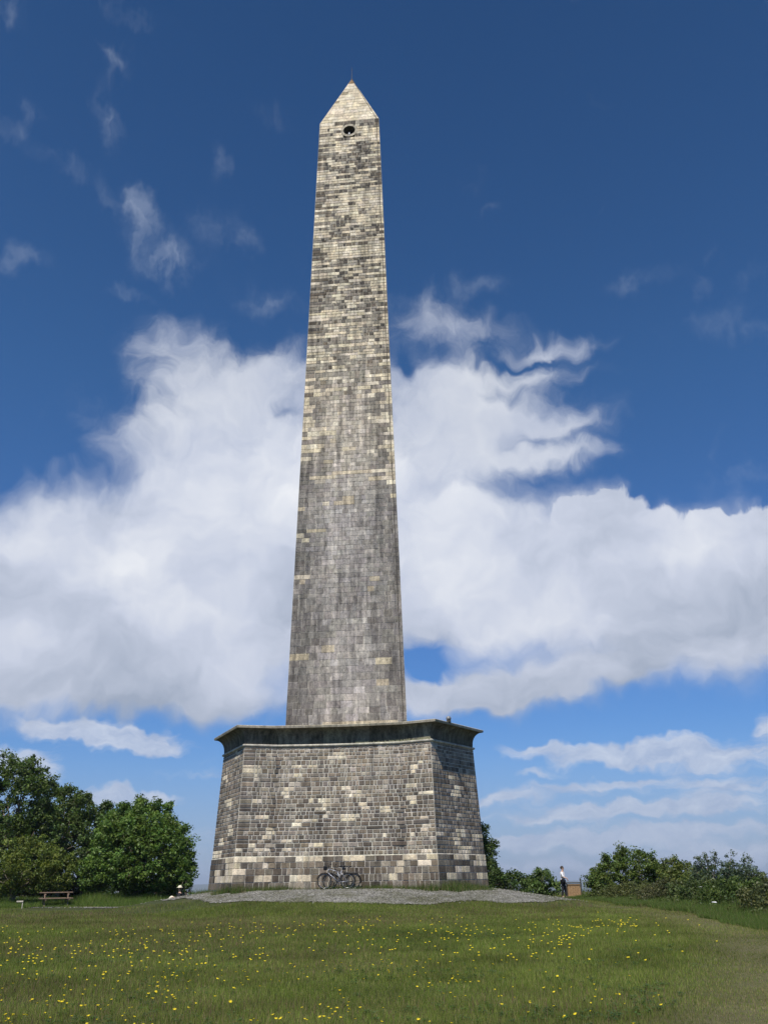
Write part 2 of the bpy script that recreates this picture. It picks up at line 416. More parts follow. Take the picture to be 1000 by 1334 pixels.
def ground():
    rs = np.concatenate([np.arange(0.5, 10, .5), np.arange(10, 60, .28), np.geomspace(60, 11000, 90)])
    az = np.concatenate([np.linspace(-180, -32, 60)[:-1], np.linspace(-32, 32, 290), np.linspace(32, 180, 60)[1:]])
    RR, AA = np.meshgrid(rs, np.radians(az), indexing='ij')
    X = RR*np.sin(AA); Y = RR*np.cos(AA); Z = zg(X, Y)
    V = np.stack([X, Y, Z], -1).reshape(-1, 3)
    n, k = RR.shape
    i = np.arange(n-1)[:, None]*k+np.arange(k-1)[None]
    Fq = np.stack([i, i+1, i+k+1, i+k], -1).reshape(-1, 4)
    w = worn_mask(V[:, 0], V[:, 1]); g = gravel_mask(V[:, 0], V[:, 1])
    C = np.stack([w, g, 0*w], -1)
    def f(nt, N, L, b):
        a = N.new('ShaderNodeAttribute'); a.attribute_name = 'tint'
        sp = N.new('ShaderNodeSeparateColor'); L.new(a.outputs[0], sp.inputs[0])
        tc = N.new('ShaderNodeTexCoord').outputs['Object']
        c1 = n_ramp(N, L, n_noise(N, L, 1.1, 6, .65, tc), [(.3, (.036, .042, .012)), (.5, (.052, .058, .018)), (.7, (.075, .074, .026))])
        c1 = n_mul(N, L, c1, n_ramp(N, L, n_noise(N, L, .012, 5, .6, tc), [(.35, (.6, .7, .6)), (.65, (1.3, 1.25, 1.0))]))
        c2 = n_ramp(N, L, n_noise(N, L, 9, 6, .7, tc), [(.3, (.062, .058, .026)), (.6, (.105, .095, .045)), (.8, (.16, .135, .08))])
        c = n_mul(N, L, c1, c2, sp.outputs[0], 'MIX')
        L.new(c, b.inputs['Base Color']); b.inputs['Roughness'].default_value = .95
        n_bump(N, L, b, n_noise(N, L, 25, 5, .7, tc), .6, .03)
    m = mat('meadow soil and turf', f)
    o = tris_obj('ground', V, Fq, C, m); o['kind'] = 'structure'
    # gravel sheet 1.5 cm above the ground, cut to an uneven outline
    s = .14
    xs = np.arange(-21, 11, s); ys = np.arange(33, 55, s)
    GX, GY = np.meshgrid(xs, ys, indexing='ij')
    JX = GX+(nr.rand(*GX.shape)-.5)*.08; JY = GY+(nr.rand(*GX.shape)-.5)*.08
    GZ = zg(JX, JY)+.015+.02*nr.rand(*GX.shape)
    n, k = GX.shape; Vg = np.stack([JX, JY, GZ], -1).reshape(-1, 3)
    i = np.arange(n-1)[:, None]*k+np.arange(k-1)[None]
    Fq = np.stack([i, i+k, i+k+1, i+1], -1).reshape(-1, 4)
    cen = Vg[Fq].mean(1); mk = gravel_mask(cen[:, 0], cen[:, 1])
    keep = (mk > .35+.35*nr.rand(len(mk)))
    Fq = Fq[keep]; used = np.unique(Fq); mp = np.zeros(len(Vg), int); mp[used] = np.arange(len(used))
    def fg(nt, N, L, b):
        tc = N.new('ShaderNodeTexCoord').outputs['Object']
        vo = N.new('ShaderNodeTexVoronoi'); vo.inputs['Scale'].default_value = 22; L.new(tc, vo.inputs['Vector'])
        bw = N.new('ShaderNodeRGBToBW'); L.new(vo.outputs['Color'], bw.inputs[0])
        c = n_ramp(N, L, bw.outputs[0], [(.15, (.075, .072, .062)), (.5, (.155, .148, .132)), (.85, (.30, .29, .27))])
        c = n_mul(N, L, c, n_ramp(N, L, n_noise(N, L, .8, 5, .6, tc), [(.35, (.55, .56, .42)), (.6, (1.1, 1.1, 1.1))]))
        L.new(c, b.inputs['Base Color']); b.inputs['Roughness'].default_value = .95
        n_bump(N, L, b, vo.outputs['Distance'], .8, .04)
    o = tris_obj('gravel_path', Vg[used], mp[Fq], np.ones((len(used), 3)), mat('grey limestone chippings', fg)); o['kind'] = 'structure'
    # loose stones
    n = 26000
    x = nr.uniform(-20, 10.5, n); y = nr.uniform(34, 52, n); mk = gravel_mask(x, y)
    k_ = mk > nr.rand(n)*.9; x = x[k_]; y = y[k_]; n = len(x); z = zg(x, y)+.02
    s_ = nr.uniform(.015, .04, n)
    base = np.array([(1,0,0),(0,1,0),(-1,0,0),(0,-1,0),(0,0,.8),(0,0,-.5)], float)
    ff = np.array([(0,1,4),(1,2,4),(2,3,4),(3,0,4),(1,0,5),(2,1,5),(3,2,5),(0,3,5)])
    Vb = base[None]*s_[:, None, None]*nr.uniform(.6, 1.4, (n, 6, 3)); a = nr.rand(n)*6.28
    X = Vb[..., 0]*np.cos(a)[:, None]-Vb[..., 1]*np.sin(a)[:, None]+x[:, None]; Yv = Vb[..., 0]*np.sin(a)[:, None]+Vb[..., 1]*np.cos(a)[:, None]+y[:, None]
    Vb = np.stack([X, Yv, Vb[..., 2]+z[:, None]], -1).reshape(-1, 3)
    Ff = (ff[None]+6*np.arange(n)[:, None, None]).reshape(-1, 3)
    t = nr.uniform(.08, .34, n)[:, None]*np.array([[1, .97, .92]]); C = np.repeat(t, 6, 0)
    o = tris_obj('gravel', Vb, Ff, C, M_STONE); tag(o, 'loose grey chippings scattered over the ring round the plinth', 'gravel', kind='stuff')
ground()

# ------------------------------------------------------------------ monument
mon = empty('obelisk_monument', (MX, MY, BASEZ), 'tall tapering three sided stone obelisk on a flared plinth in the middle of the meadow', 'monument', rz=TH)
PAL = [(.70, .60, .44), (.64, .55, .41), (.74, .66, .51), (.57, .49, .36), (.67, .59, .47)]
MID = [(.33, .29, .235), (.29, .255, .21), (.36, .325, .27), (.25, .215, .175), (.30, .27, .23)]
DRK = [(.115, .095, .075), (.145, .12, .092), (.09, .078, .066), (.18, .15, .115), (.125, .11, .096)]
def vary(c, a=.12):
    k = 1+rnd.uniform(-a, a); return (c[0]*k, c[1]*k*(1+rnd.uniform(-.02, .02)), c[2]*k*(1+rnd.uniform(-.03, .03)))
def hexagon(Wd, C, o):
    df = (Wd+2*C)/(2*math.sqrt(3))+o; dc = (2*Wd+C)/(2*math.sqrt(3))+o
    n = [Vector((math.sin(R(60*i)), -math.cos(R(60*i)))) for i in range(6)]   # 0 front,1 right chamfer,2 right-back side...
    d = [df, dc]*3
    pts = []
    for i in range(6):       # corner between face i and i+1
        a, b = n[i], n[(i+1) % 6]; da, db = d[i], d[(i+1) % 6]
        det = a.x*b.y-a.y*b.x
        pts.append(Vector(((da*b.y-db*a.y)/det, (a.x*db-b.x*da)/det)))
    return pts, n
WC, CC = 8.5061, 3.7437
WW, WD = 1.45, .55
HB, HS, HC, HL = 0.0, 1.3275, 6.0254, 6.9552
BAT = .05
def outline(o):
    """closed plinth outline at offset o: list of (point, face id); sides are gently concave with straight wings"""
    P, n = hexagon(WC, CC, o); out = []
    for s in range(3):
        i = 2*s; a = P[(i-1) % 6]; b = P[i]; c = P[(i+1) % 6]; nn = n[i]; t = (b-a).normalized(); Lg = (b-a).length
        ww = WW+.15*o
        pts = [a, a+t*ww-nn*WD]
        m = 8
        p0 = a+t*ww-nn*WD; p1 = b-t*ww-nn*WD
        for k in range(1, m):
            w = k/m; pts.append(p0.lerp(p1, w)-nn*(.16*math.sin(math.pi*w)))
        pts += [p1, b]
        out += [(p, 2*s) for p in pts]
    return out
def off_at(h):   # batter
    return BAT*(HC-h)*1.0
def poly_at(h, extra=0): return [p for p, _ in outline(off_at(h)+extra)]

# pale patches on the plinth front, as pixels of the photo turned into wall (h, u) by projecting the stone centre
PALE_PX = [(441,984,14,5),(331,1003,14,9),(336,1014,8,5),(385,999,14,5),(405,998,12,5),(386,1010,12,6),(378,1028,10,5),(373,1036,8,5),(334,1047,10,4),
 (340,1064,14,5),(400,1070,22,6),(405,1046,6,4),(418,1052,10,9),(384,1075,8,7),(354,1083,8,5),(350,1090,8,5),(410,1100,20,6),(376,1096,12,6),
 (374,1107,8,5),(324,1100,10,5),(312,1110,10,5),(341,1110,14,4),(330,1121,24,6),(404,1120,34,6),(457,1120,30,6),(302,1126,12,12),(343,1128,11,6),
 (315,1135,10,8),(392,1144,26,8),(300,1135,10,12),(343,1145,12,8),(295,1145,10,12),(284,1140,8,14),(547,992,8,5),(538,1002,10,8),(536,1024,8,7),
 (550,1032,14,3),(536,1042,8,7),(450,1026,14,6),(462,1033,10,6),(422,1049,10,10),(474,1048,12,8),(506,1044,10,3),(500,1056,12,6),(460,1062,12,4),
 (452,1067,14,7),(424,1060,10,8),(554,1070,4,9),(551,1079,8,6),(500,1087,7,5),(535,1087,4,5),(556,1110,10,8),(556,1117,12,8),(533,1118,12,5),
 (553,1123,12,8),(519,1126,7,6),(516,1135,10,8),(597,1026,10,6),(593,1033,8,8),(597,1065,6,10),(587,1012,6,4),(621,1090,8,8),(600,1085,9,6),(595,1095,6,6),
 (605,1108,14,6),(625,1122,14,12),(600,1119,20,6),(597,1131,7,6),(588,1144,8,8),(628,1142,8,10),(608,1134,8,8),(310,985,4,8),(293,1014,6,6),(297,1045,8,6),
 (300,1081,4,12),(288,1097,6,10),(283,1113,10,10),(300,1142,8,10),(573,1087,5,5),(582,1098,5,4),(512,1143,14,10)]
def lookup_pale(P):
    u, v = px(P)
    for (a, b, w, h) in PALE_PX:
        if abs(u-a) < w*.52+.5 and abs(v-b) < h*.55+.8*(v < 1112): return True
    return False
def courses(z0, z1, lo, hi):
    zs = [z0]
    while zs[-1] < z1-lo*.6: zs.append(min(z1, zs[-1]+rnd.uniform(lo, hi)))
    if z1-zs[-1] > 1e-6: zs[-1] = z1
    return zs
mon_m = Matrix.Translation((MX, MY, BASEZ)) @ Matrix.Rotation(TH, 4, 'Z')
def stone(mb, A, B, C, D, nn, col, gap=.011, prj=.014):
    """A..D corners (lower left, lower right, upper right, upper left) of a stone on the backing; nn outward normal"""
    cen = (A+B+C+D)/4; j = rnd.uniform(0, .007)
    def ins(p, g):
        dx = (B-A).normalized(); dz = (D-A).normalized()
        sx = 1 if (p-cen).dot(dx) < 0 else -1; sz = 1 if (p-cen).dot(dz) < 0 else -1
        return p+dx*sx*g+dz*sz*g
    lo = [ins(p, gap*rnd.uniform(.7, 1.3)) for p in (A, B, C, D)]
    hi = [ins(p, gap*1.9)+nn*(prj+j) for p in (A, B, C, D)]
    i = len(mb.v); mb.v += [tuple(p) for p in lo+hi]
    mb.f += [(i+4, i+5, i+6, i+7), (i, i+1, i+5, i+4), (i+1, i+2, i+6, i+5), (i+2, i+3, i+7, i+6), (i+3, i, i+4, i+7)]
    mb.c += [col]*5

def plinth():
    wall = MB(); MORT = (.50, .475, .42)
    zs = [0, .30, .59, .86, 1.10, HS]+courses(HS+.035, HC, .145, .225)
    edges_n = len(poly_at(0)); per = edges_n//3
    RUNS = []
    for s in range(3): RUNS += [list(range(s*per, s*per+per)), [s*per+per-1, s*per+per]]
    for ci in range(len(zs)-1):
        z0, z1 = zs[ci], zs[ci+1]
        if abs(z0-HS) < 1e-6: continue
        low = z0 < HS
        A = poly_at(z0, .03 if low else 0); B = poly_at(z1, .03 if low else 0)
        # backing of mortar, then stones laid continuously along each side and each chamfer
        for e in range(edges_n):
            a0, a1 = A[e], A[(e+1) % edges_n]; b0, b1 = B[e], B[(e+1) % edges_n]
            wall.quad(Vector((*a0, z0)), Vector((*a1, z0)), Vector((*b1, z1)), Vector((*b0, z1)), vary(MORT, .06))
        for run_ in RUNS:
            PA = [A[i % edges_n] for i in run_]; PB = [B[i % edges_n] for i in run_]
            cum = [0]
            for i in range(len(PA)-1): cum.append(cum[-1]+(PA[i+1]-PA[i]).length)
            L = cum[-1]
            def P(s_, z):
                s_ = min(max(s_, 0), L); i = 0
                while i < len(cum)-2 and s_ > cum[i+1]: i += 1
                w = (s_-cum[i])/(cum[i+1]-cum[i])
                return Vector((*PA[i].lerp(PA[i+1], w), z0)) if z == 0 else Vector((*PB[i].lerp(PB[i+1], w), z1))
            x = 0.0; avg = rnd.choice((.30, .36, .28)) if low else rnd.choice((.19, .21, .24, .30)); startw = rnd.choice((.3, .55))
            while x < L-.02:
                wd = startw if x == 0 else avg*rnd.uniform(.6, 1.5)
                if rnd.random() < .05: wd *= 1.8
                x1 = min(L, x+wd)
                if L-x1 < avg*.45: x1 = L
                p = [P(x, 0), P(x1, 0), P(x1, 1), P(x, 1)]
                nn = (p[1]-p[0]).cross(p[3]-p[0]).normalized()
                cen = mon_m @ (sum(p, Vector())/4)
                if lookup_pale(cen): col = vary(rnd.choice(PAL), .1)
                else:
                    q = rnd.random()
                    base = rnd.choice(DRK) if q < .5 else tuple(.55*v for v in rnd.choice(MID)) if q < .86 else tuple(.8*v for v in rnd.choice(MID))
                    col = vary(base, .15)
                    k = 1.25 if not low else 1.05
                    mz = mnoise.noise(Vector((p[0].x*.45, p[0].y*.45, z0*.6)))
                    k *= 1+.35*sstep(3.6, 5.9, z0)+.45*mz
                    col = (col[0]*k*1.02, col[1]*k*1.0, col[2]*k*.99)
                stone(wall, *p, nn, col, .0155 if not low else .011)
                x = x1
    wall.build('plinth_wall', M_STONE, mon)
    # string course: thin pale ledge all round
    sc = MB(); A = poly_at(HS, .035); Bt = poly_at(HS+.035, -.002)
    n = len(A)
    for e in range(n):
        a, b, c, d = A[e], A[(e+1) % n], Bt[(e+1) % n], Bt[e]
        pr = [(a, HS-.03), (a, HS+.005), (d, HS+.030)]; pr2 = [(b, HS-.03), (b, HS+.005), (c, HS+.030)]
        for k in range(2):
            sc.quad(Vector((*pr[k][0], pr[k][1])), Vector((*pr2[k][0], pr2[k][1])), Vector((*pr2[k+1][0], pr2[k+1][1])), Vector((*pr[k+1][0], pr[k+1][1])), vary((.50, .47, .39), .15))
        u = poly_at(HS, 0); uu = [u[e], u[(e+1) % n]]
        sc.quad(Vector((*uu[0], HS-.03)), Vector((*uu[1], HS-.03)), Vector((*b, HS-.03)), Vector((*a, HS-.03)), (.5, .47, .4))
    sc.build('string_course', M_STONE, mon)
    # torus moulding under the cornice
    def sweep(name, prof, cols, m, jit=.1, split=None):
        """prof: list of (offset, z); swept round the outline in separate blocks"""
        mb = MB(); O = [outline(o) for o, _ in prof]; n = len(O[0])
        for e in range(n):
            L = (O[0][(e+1) % n][0]-O[0][e][0]).length
            parts = max(1, int(round(L/(split or 1.1))))
            for q in range(parts):
                cc = vary(cols, jit)
                g = 0.0
                for k in range(len(prof)-1):
                    a0 = O[k][e][0].lerp(O[k][(e+1) % n][0], q/parts); a1 = O[k][e][0].lerp(O[k][(e+1) % n][0], (q+1)/parts)
                    b0 = O[k+1][e][0].lerp(O[k+1][(e+1) % n][0], q/parts); b1 = O[k+1][e][0].lerp(O[k+1][(e+1) % n][0], (q+1)/parts)
                    z0, z1 = prof[k][1], prof[k+1][1]
                    mb.quad(Vector((*a0, z0)), Vector((*a1, z0)), Vector((*b1, z1)), Vector((*b0, z1)), cc)
                    if name == 'cornice' and 0 < q:   # narrow open joint between blocks
                        t = (a1-a0).normalized(); nv = Vector((t.y, -t.x)); w = .011
                        A0 = Vector((*(a0-t*w+nv*.004), z0+.003)); A1 = Vector((*(a0+t*w+nv*.004), z0+.003))
                        B0 = Vector((*(b0-t*w+nv*.004), z1+.003)); B1 = Vector((*(b0+t*w+nv*.004), z1+.003))
                        mb.quad(A0, A1, B1, B0, (.20, .19, .16))
        return mb.build(name, m, mon)
    T = .055
    tor = [(-.02, HC)]+[(T*math.cos(a)+.03, HC+.02+T+T*math.sin(a)) for a in [R(x) for x in (-90, -60, -30, 0, 30, 60, 90)]]+[(-.02, HC+.02+2*T)]
    sweep('cornice_moulding', tor, (.50, .47, .40), M_STONE, .12, .9)
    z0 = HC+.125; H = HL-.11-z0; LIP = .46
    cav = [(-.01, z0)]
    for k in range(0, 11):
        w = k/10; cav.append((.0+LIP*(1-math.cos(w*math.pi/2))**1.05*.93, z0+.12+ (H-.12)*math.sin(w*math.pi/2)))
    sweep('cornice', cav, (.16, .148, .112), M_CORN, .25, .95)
    topz = HL
    lip = [(LIP*.90, HL-.112), (LIP, HL-.11), (LIP+.02, HL-.02), (LIP, HL), (-.2, HL+.05), (-1.0, HL+.16), (-2.6, HL+.20)]
    lp = sweep('cornice_lip', lip, (.40, .36, .28), M_STONE, .25, 1.3)
    # stepped slab that the shaft stands on
    cap = MB()
    for (wd, za, zb_, cl) in ((6.75, HL+.05, HL+.26, (.50, .46, .37)),):
        d = wd/(2*math.sqrt(3)); tri = [Vector((-wd/2, -d)), Vector((wd/2, -d)), Vector((0, 2*d))]
        for k in range(3):
            a, b = tri[k], tri[(k+1) % 3]; m = 7
            for q in range(m):
                p, r_ = a.lerp(b, q/m), a.lerp(b, (q+1)/m)
                cap.quad(Vector((*p, za)), Vector((*r_, za)), Vector((*r_, zb_)), Vector((*p, zb_)), vary(cl, .15))
        cap.f.append((len(cap.v), len(cap.v)+1, len(cap.v)+2)); cap.c.append(cl); cap.v += [(*p, zb_) for p in tri]
    cap.build('shaft_footing', M_STONE, mon)
plinth()

HS0, HSH, HTOP = HL+.24, 47.86, 53.2
W0, W1 = 6.01, 4.045
def tri_at(h):
    w = W0+(W1-W0)*(h-HS0)/(HSH-HS0) if h <= HSH else W1*(HTOP-h)/(HTOP-HSH)
    d = w/(2*math.sqrt(3)); return [Vector((-w/2, -d)), Vector((w/2, -d)), Vector((0, 2*d))], w
WIN_Z = None
def shaft():
    global WIN_Z
    sh = MB(); py_ = MB()
    # window height from the photo
    lo, hi = 40, 48
    for _ in range(40):
        mid = (lo+hi)/2; T, w = tri_at(mid); p = mon_m @ Vector((0, T[0].y, mid))
        if px(p)[1] > 169.5: lo = mid
        else: hi = mid
    WIN_Z = lo
    WR = .40
    zs = courses(HS0, HS0+.34, .3, .36)+[]
    zs = [HS0, HS0+.33]
    while zs[-1] < HSH-.2:
        h = zs[-1]; f = (h-HS0)/(HSH-HS0)
        zs.append(h+rnd.uniform(.30, .44) if f < .16 else h+rnd.uniform(.20, .32) if f < .5 else h+rnd.uniform(.17, .26))
    zs[-1] = HSH
    hp = [HSH]
    while hp[-1] < HTOP-.95: hp.append(hp[-1]+rnd.uniform(.26, .36))
    hp += [HTOP-.6, HTOP-.02]
    allz = zs+hp[1:]
    for ci in range(len(allz)-1):
        z0, z1 = allz[ci], allz[ci+1]; pyr = z0 >= HSH-1e-6; mb = py_ if pyr else sh
        A, w0 = tri_at(z0); B, w1 = tri_at(z1)
        v_ = px(mon_m @ Vector((0, A[0].y, (z0+z1)/2)))[1]; tb = float(sstep(430, 560, v_))     # image row of this course, for the bands of new stone
        for e in range(3):
            a0, a1, b0, b1 = A[e], A[(e+1) % 3], B[e], B[(e+1) % 3]
            L = (a1-a0).length
            t3 = Vector((a1.x-a0.x, a1.y-a0.y, 0)).normalized()
            nn = t3.cross(Vector((b0.x-a0.x, b0.y-a0.y, z1-z0)).normalized()).normalized()
            P = lambda w, z: (Vector((*a0.lerp(a1, w), z0)) if z == 0 else Vector((*b0.lerp(b1, w), z1)))
            hole = e == 0 and z1 > WIN_Z-WR and z0 < WIN_Z+WR
            cc = (.50, .46, .37) if v_ < 480 else (.50, .47, .40) if v_ < 640 else (.50, .47, .41)
            if hole:
                k = (WR)/L
                mb.quad(P(0, 0), P(.5-k, 0), P(.5-k, 1), P(0, 1), cc); mb.quad(P(.5+k, 0), P(1, 0), P(1, 1), P(.5+k, 1), cc)
            else: mb.quad(P(0, 0), P(1, 0), P(1, 1), P(0, 1), cc)
            # pale/old character of the course
            x = 0.0; first = True; qw = rnd.choice((.32, .55))
            run = 0; pal = False
            while x < L-.02:
                avg = .46 if v_ > 820 else .33 if v_ > 600 else .25
                wd = qw if first else avg*rnd.uniform(.6, 1.6)
                first = False
                if run <= 0:
                    # choose whether the next run of stones is renewed pale stone
                    u = (x/L-.5)*2            # -1 left .. 1 right
                    nz = mnoise.noise(Vector((u*1.6+e*7, z0*.42, 3.1)))
                    nz2 = mnoise.noise(Vector((u*4+e*5, z0*1.1, 9.7)))
                    if pyr: p_ = .93
                    elif v_ < 250: p_ = .46+nz*.5+nz2*.5
                    elif v_ < 275: p_ = .93
                    elif v_ < 314: p_ = .40+nz*.4+.25*u
                    elif v_ < 335: p_ = .97
                    elif v_ < 520: p_ = (1-.85*tb)*(.30+nz*.5+.42*max(u, 0)+.18*(u < -.7)+nz2*.45)+.4*tb*(u > .7)
                    elif v_ < 655: p_ = .10+nz2*.15+(.55 if u > .70 else 0)+(.42 if u < -.8 and v_ < 600 else 0)+max(0, nz2)*.18
                    elif v_ < 925: p_ = .035+max(0, nz2)*.10+(.12 if (u < -.8 or u > .85) and v_ > 820 else 0)
                    else: p_ = .02
                    if ci == 0: p_ = .85 if abs(u) < .8 else 0
                    if e and not pyr: p_ = p_*.9
                    pal = rnd.random() < p_; run = rnd.choice((1, 1, 2, 3) if v_ < 640 else (1,)) if pal else rnd.choice((1, 1, 2, 3, 4))
                run -= 1
                if pal: wd *= rnd.uniform(1.1, 2.2)
                x1 = min(L, x+wd)
                if L-x1 < .16: x1 = L
                if e == 0 and 470 < v_ < 652 and x1 == L: pal = rnd.random() < .7
                if e == 0 and 250 < v_ < 600 and x == 0: pal = rnd.random() < .45; run = 0 if v_ > 470 else run
                p = [P(x/L, 0), P(x1/L, 0), P(x1/L, 1), P(x/L, 1)]
                um = ((x+x1)/2/L-.5)*2
                if pal:
                    col = vary(rnd.choice(PAL), .12)
                    if v_ > 655: col = tuple(.72*c for c in col)
                elif rnd.random() > tb and v_ < 560:
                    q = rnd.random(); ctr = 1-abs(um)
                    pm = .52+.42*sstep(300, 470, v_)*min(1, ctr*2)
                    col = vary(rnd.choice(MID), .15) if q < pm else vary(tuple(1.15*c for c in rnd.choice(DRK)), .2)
                    if pyr: col = vary((.36, .30, .21), .15)
                else:
                    g = mnoise.noise(Vector((um*2.6, z0*.07, 5.0)))*.5+.5
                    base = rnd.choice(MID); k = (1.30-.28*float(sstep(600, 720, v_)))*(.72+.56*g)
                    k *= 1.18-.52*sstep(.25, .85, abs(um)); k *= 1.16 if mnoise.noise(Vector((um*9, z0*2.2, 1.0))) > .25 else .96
                    if rnd.random() < .10: k *= .8
                    if rnd.random() < .06: k *= 1.25
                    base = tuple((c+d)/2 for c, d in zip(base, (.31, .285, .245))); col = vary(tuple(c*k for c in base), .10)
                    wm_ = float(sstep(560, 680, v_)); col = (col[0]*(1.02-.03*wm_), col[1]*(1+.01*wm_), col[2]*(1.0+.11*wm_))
                if hp[-2]-.1 <= z0: col = (.20, .135, .08)
                zc = (z0+z1)/2; xc = ((x+x1)/2-L/2)
                lim = WR+.17
                if hole and x1-L/2 > -lim and x-L/2 < lim and z1 > WIN_Z-lim and z0 < WIN_Z+lim:
                    xl, xr = L/2-WR-.02, L/2+WR+.02
                    if x < xl-.08: stone(mb, P(x/L, 0), P(xl/L, 0), P(xl/L, 1), P(x/L, 1), nn, col)
                    if x1 > xr+.08: stone(mb, P(xr/L, 0), P(x1/L, 0), P(x1/L, 1), P(xr/L, 1), nn, col)
                    x = x1; continue
                low = rnd.random() < tb
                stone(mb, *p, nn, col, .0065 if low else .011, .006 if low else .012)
                x = x1
    sh.build('shaft', M_SHAFT, mon); py_.build('pyramidion', M_STONE, mon)
    # round window: surround, tunnel, back, and the stub seen inside
    T, w = tri_at(WIN_Z); y = T[0].y; tilt = math.atan2((W0-W1)/(2*math.sqrt(3)), HSH-HS0)
    Mw = Matrix.Rotation(tilt, 4, 'X') 
    Mw = Matrix.Translation((0, y, WIN_Z)) @ Matrix.Rotation(-tilt, 4, 'X')
    n = 32; fr = MB(); deep = MB()
    for j in range(n):
        a, b = 2*math.pi*j/n, 2*math.pi*(j+1)/n
        rp = lambda r, t, yy: Mw @ Vector((r*math.cos(t), yy, r*math.sin(t)))
        # surround as a shallow ring, sitting 2.5 cm proud, closing the square opening
        ro = WR*1.43
        c = vary((.48, .43, .34) if j % 4 else (.36, .32, .25), .12)
        fr.quad(rp(WR, a, -.028), rp(ro, a, -.028), rp(ro, b, -.028), rp(WR, b, -.028), c)
        fr.quad(rp(ro, a, -.028), rp(ro, a, .02), rp(ro, b, .02), rp(ro, b, -.028), c)
        fr.quad(rp(WR, b, -.028), rp(WR, b, .35), rp(WR, a, .35), rp(WR, a, -.028), tuple(.25*x for x in c))  # tunnel tint cut down to paint in the shade of the opening
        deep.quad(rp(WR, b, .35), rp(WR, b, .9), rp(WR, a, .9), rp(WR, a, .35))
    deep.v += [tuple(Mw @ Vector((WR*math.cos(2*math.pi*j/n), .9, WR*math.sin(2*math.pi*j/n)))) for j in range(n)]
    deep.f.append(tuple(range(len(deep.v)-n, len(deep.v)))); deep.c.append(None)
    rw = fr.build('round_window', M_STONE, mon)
    deep.build('window_recess', M_DARK, rw)  # near-black colour stands in for the darkness deep inside
    st = MB(); st.ell(tuple(Mw @ Vector((0, .03, -WR+.10))), (.07, .06, .10), 10, 7); st.ell(tuple(Mw @ Vector((.01, .02, -WR+.21))), (.035, .035, .04), 8, 6)
    st.build('window_stub', M_WHITE, rw, True)  # pale stub standing at the foot of the opening
    # lightning rod and conductor
    rod = MB(); rod.tube([(0, 0, HTOP-.05), (0, 0, HTOP+1.15)], [.022, .008], 6); rod.tube([(-.07, 0, HTOP+.86), (.07, 0, HTOP+.86)], .01, 5)
    rod.build('lightning_rod', M_COPPER, mon)
    cd = MB()
    pts = []
    for h in np.linspace(HS0+.1, HSH, 30):
        T, w = tri_at(h); pts.append(Vector((w/2-.17, T[0].y-.035, h)))
    pts.append(Vector((0.0, -.03, HTOP)))
    cd.tube(pts, .016, 5)
    cd.build('lightning_conductor', M_COPPER, mon)
shaft()
# small lamp housing on the cornice at the right corner
P6, _ = hexagon(WC, CC, .46)
a, b = P6[0], P6[1]
lp = a.lerp(b, .27)
loc = mon_m @ Vector((lp.x, lp.y, HL-.01)); 
fl = empty('floodlight', loc, 'small grey floodlight standing on the cornice edge at the right corner of the plinth', 'floodlight')
mb = MB(); mb.ell((0, 0, .17), (.12, .10, .11), 12, 8); mb.build('lamp_housing', simple('grey cast metal', (.22, .22, .22), .5, .4), fl, True)
mb = MB(); mb.box(0, 0, .04, .2, .16, .08); mb.build('mounting_foot', M_DKW, fl, bevel=.01)
# ------------------------------------------------------------------ foliage
def leaves(cen, rad, nper, size, col, colvar=.25, aspect=.55, up=.35, seed=0):
    """leaf-sized rhombi gathered round clump centres (numpy); returns verts, faces, colours"""
    g = np.random.RandomState(seed+5)
    n = len(cen)*nper
    c = np.repeat(cen, nper, 0); r = np.repeat(rad, nper)
    d = g.normal(size=(n, 3)); d /= np.linalg.norm(d, axis=1)[:, None]
    p = c+d*(r*g.rand(n)**.45)[:, None]*np.array([1, 1, .8])
    nm = d*.8+g.normal(size=(n, 3))*.55+np.array([0, 0, up]); nm /= np.linalg.norm(nm, axis=1)[:, None]
    t = np.cross(nm, g.normal(size=(n, 3))); t /= np.linalg.norm(t, axis=1)[:, None]; b = np.cross(nm, t)
    s = size*g.uniform(.6, 1.35, n)[:, None]
    droop = nm*s*.18
    V = np.stack([p-t*s*.5, p+b*s*aspect*.5-droop*.0, p+t*s*.5-droop, p-b*s*aspect*.5], 1).reshape(-1, 3)
    F_ = np.arange(n*4).reshape(-1, 4)
    kc = np.repeat(g.uniform(1-colvar, 1+colvar, len(cen)), nper)*g.uniform(.78, 1.25, n)
    hue = g.uniform(-.12, .12, n)+np.repeat(g.uniform(-.10, .10, len(cen)), nper)
    C = np.array(col)[None]*kc[:, None]; C[:, 0] *= 1+hue; C[:, 2] *= 1-hue
    return V, F_, np.repeat(C, 4, 0)
def crown_clumps(lobes, spacing, g, fill=.75, jitter=.35, deep=.62):
    out = []
    for k, (cx, cy, cz, rx, ry, rz) in enumerate(lobes):
        area = 4*math.pi*((rx*ry)**1.6+(rx*rz)**1.6+(ry*rz)**1.6)**(1/1.6)/3**(1/1.6)
        n = int(area/spacing**2*fill)
        d = g.normal(size=(n, 3)); d /= np.linalg.norm(d, axis=1)[:, None]
        wob = np.array([mnoise.noise(Vector(q)*2.3+Vector((k*3.1, 0, 0))) for q in d])
        sc = 1+wob*jitter-g.rand(n)**2*.35
        p = np.array([cx, cy, cz])+d*sc[:, None]*np.array([rx, ry, rz])
        keep = np.ones(n, bool)
        for j, (a, b, c, ra, rb, rc) in enumerate(lobes):
            if j != k: keep &= (((p-np.array([a, b, c]))/np.array([ra, rb, rc]))**2).sum(1) > deep**2
        out.append(p[keep])
    return np.concatenate(out)
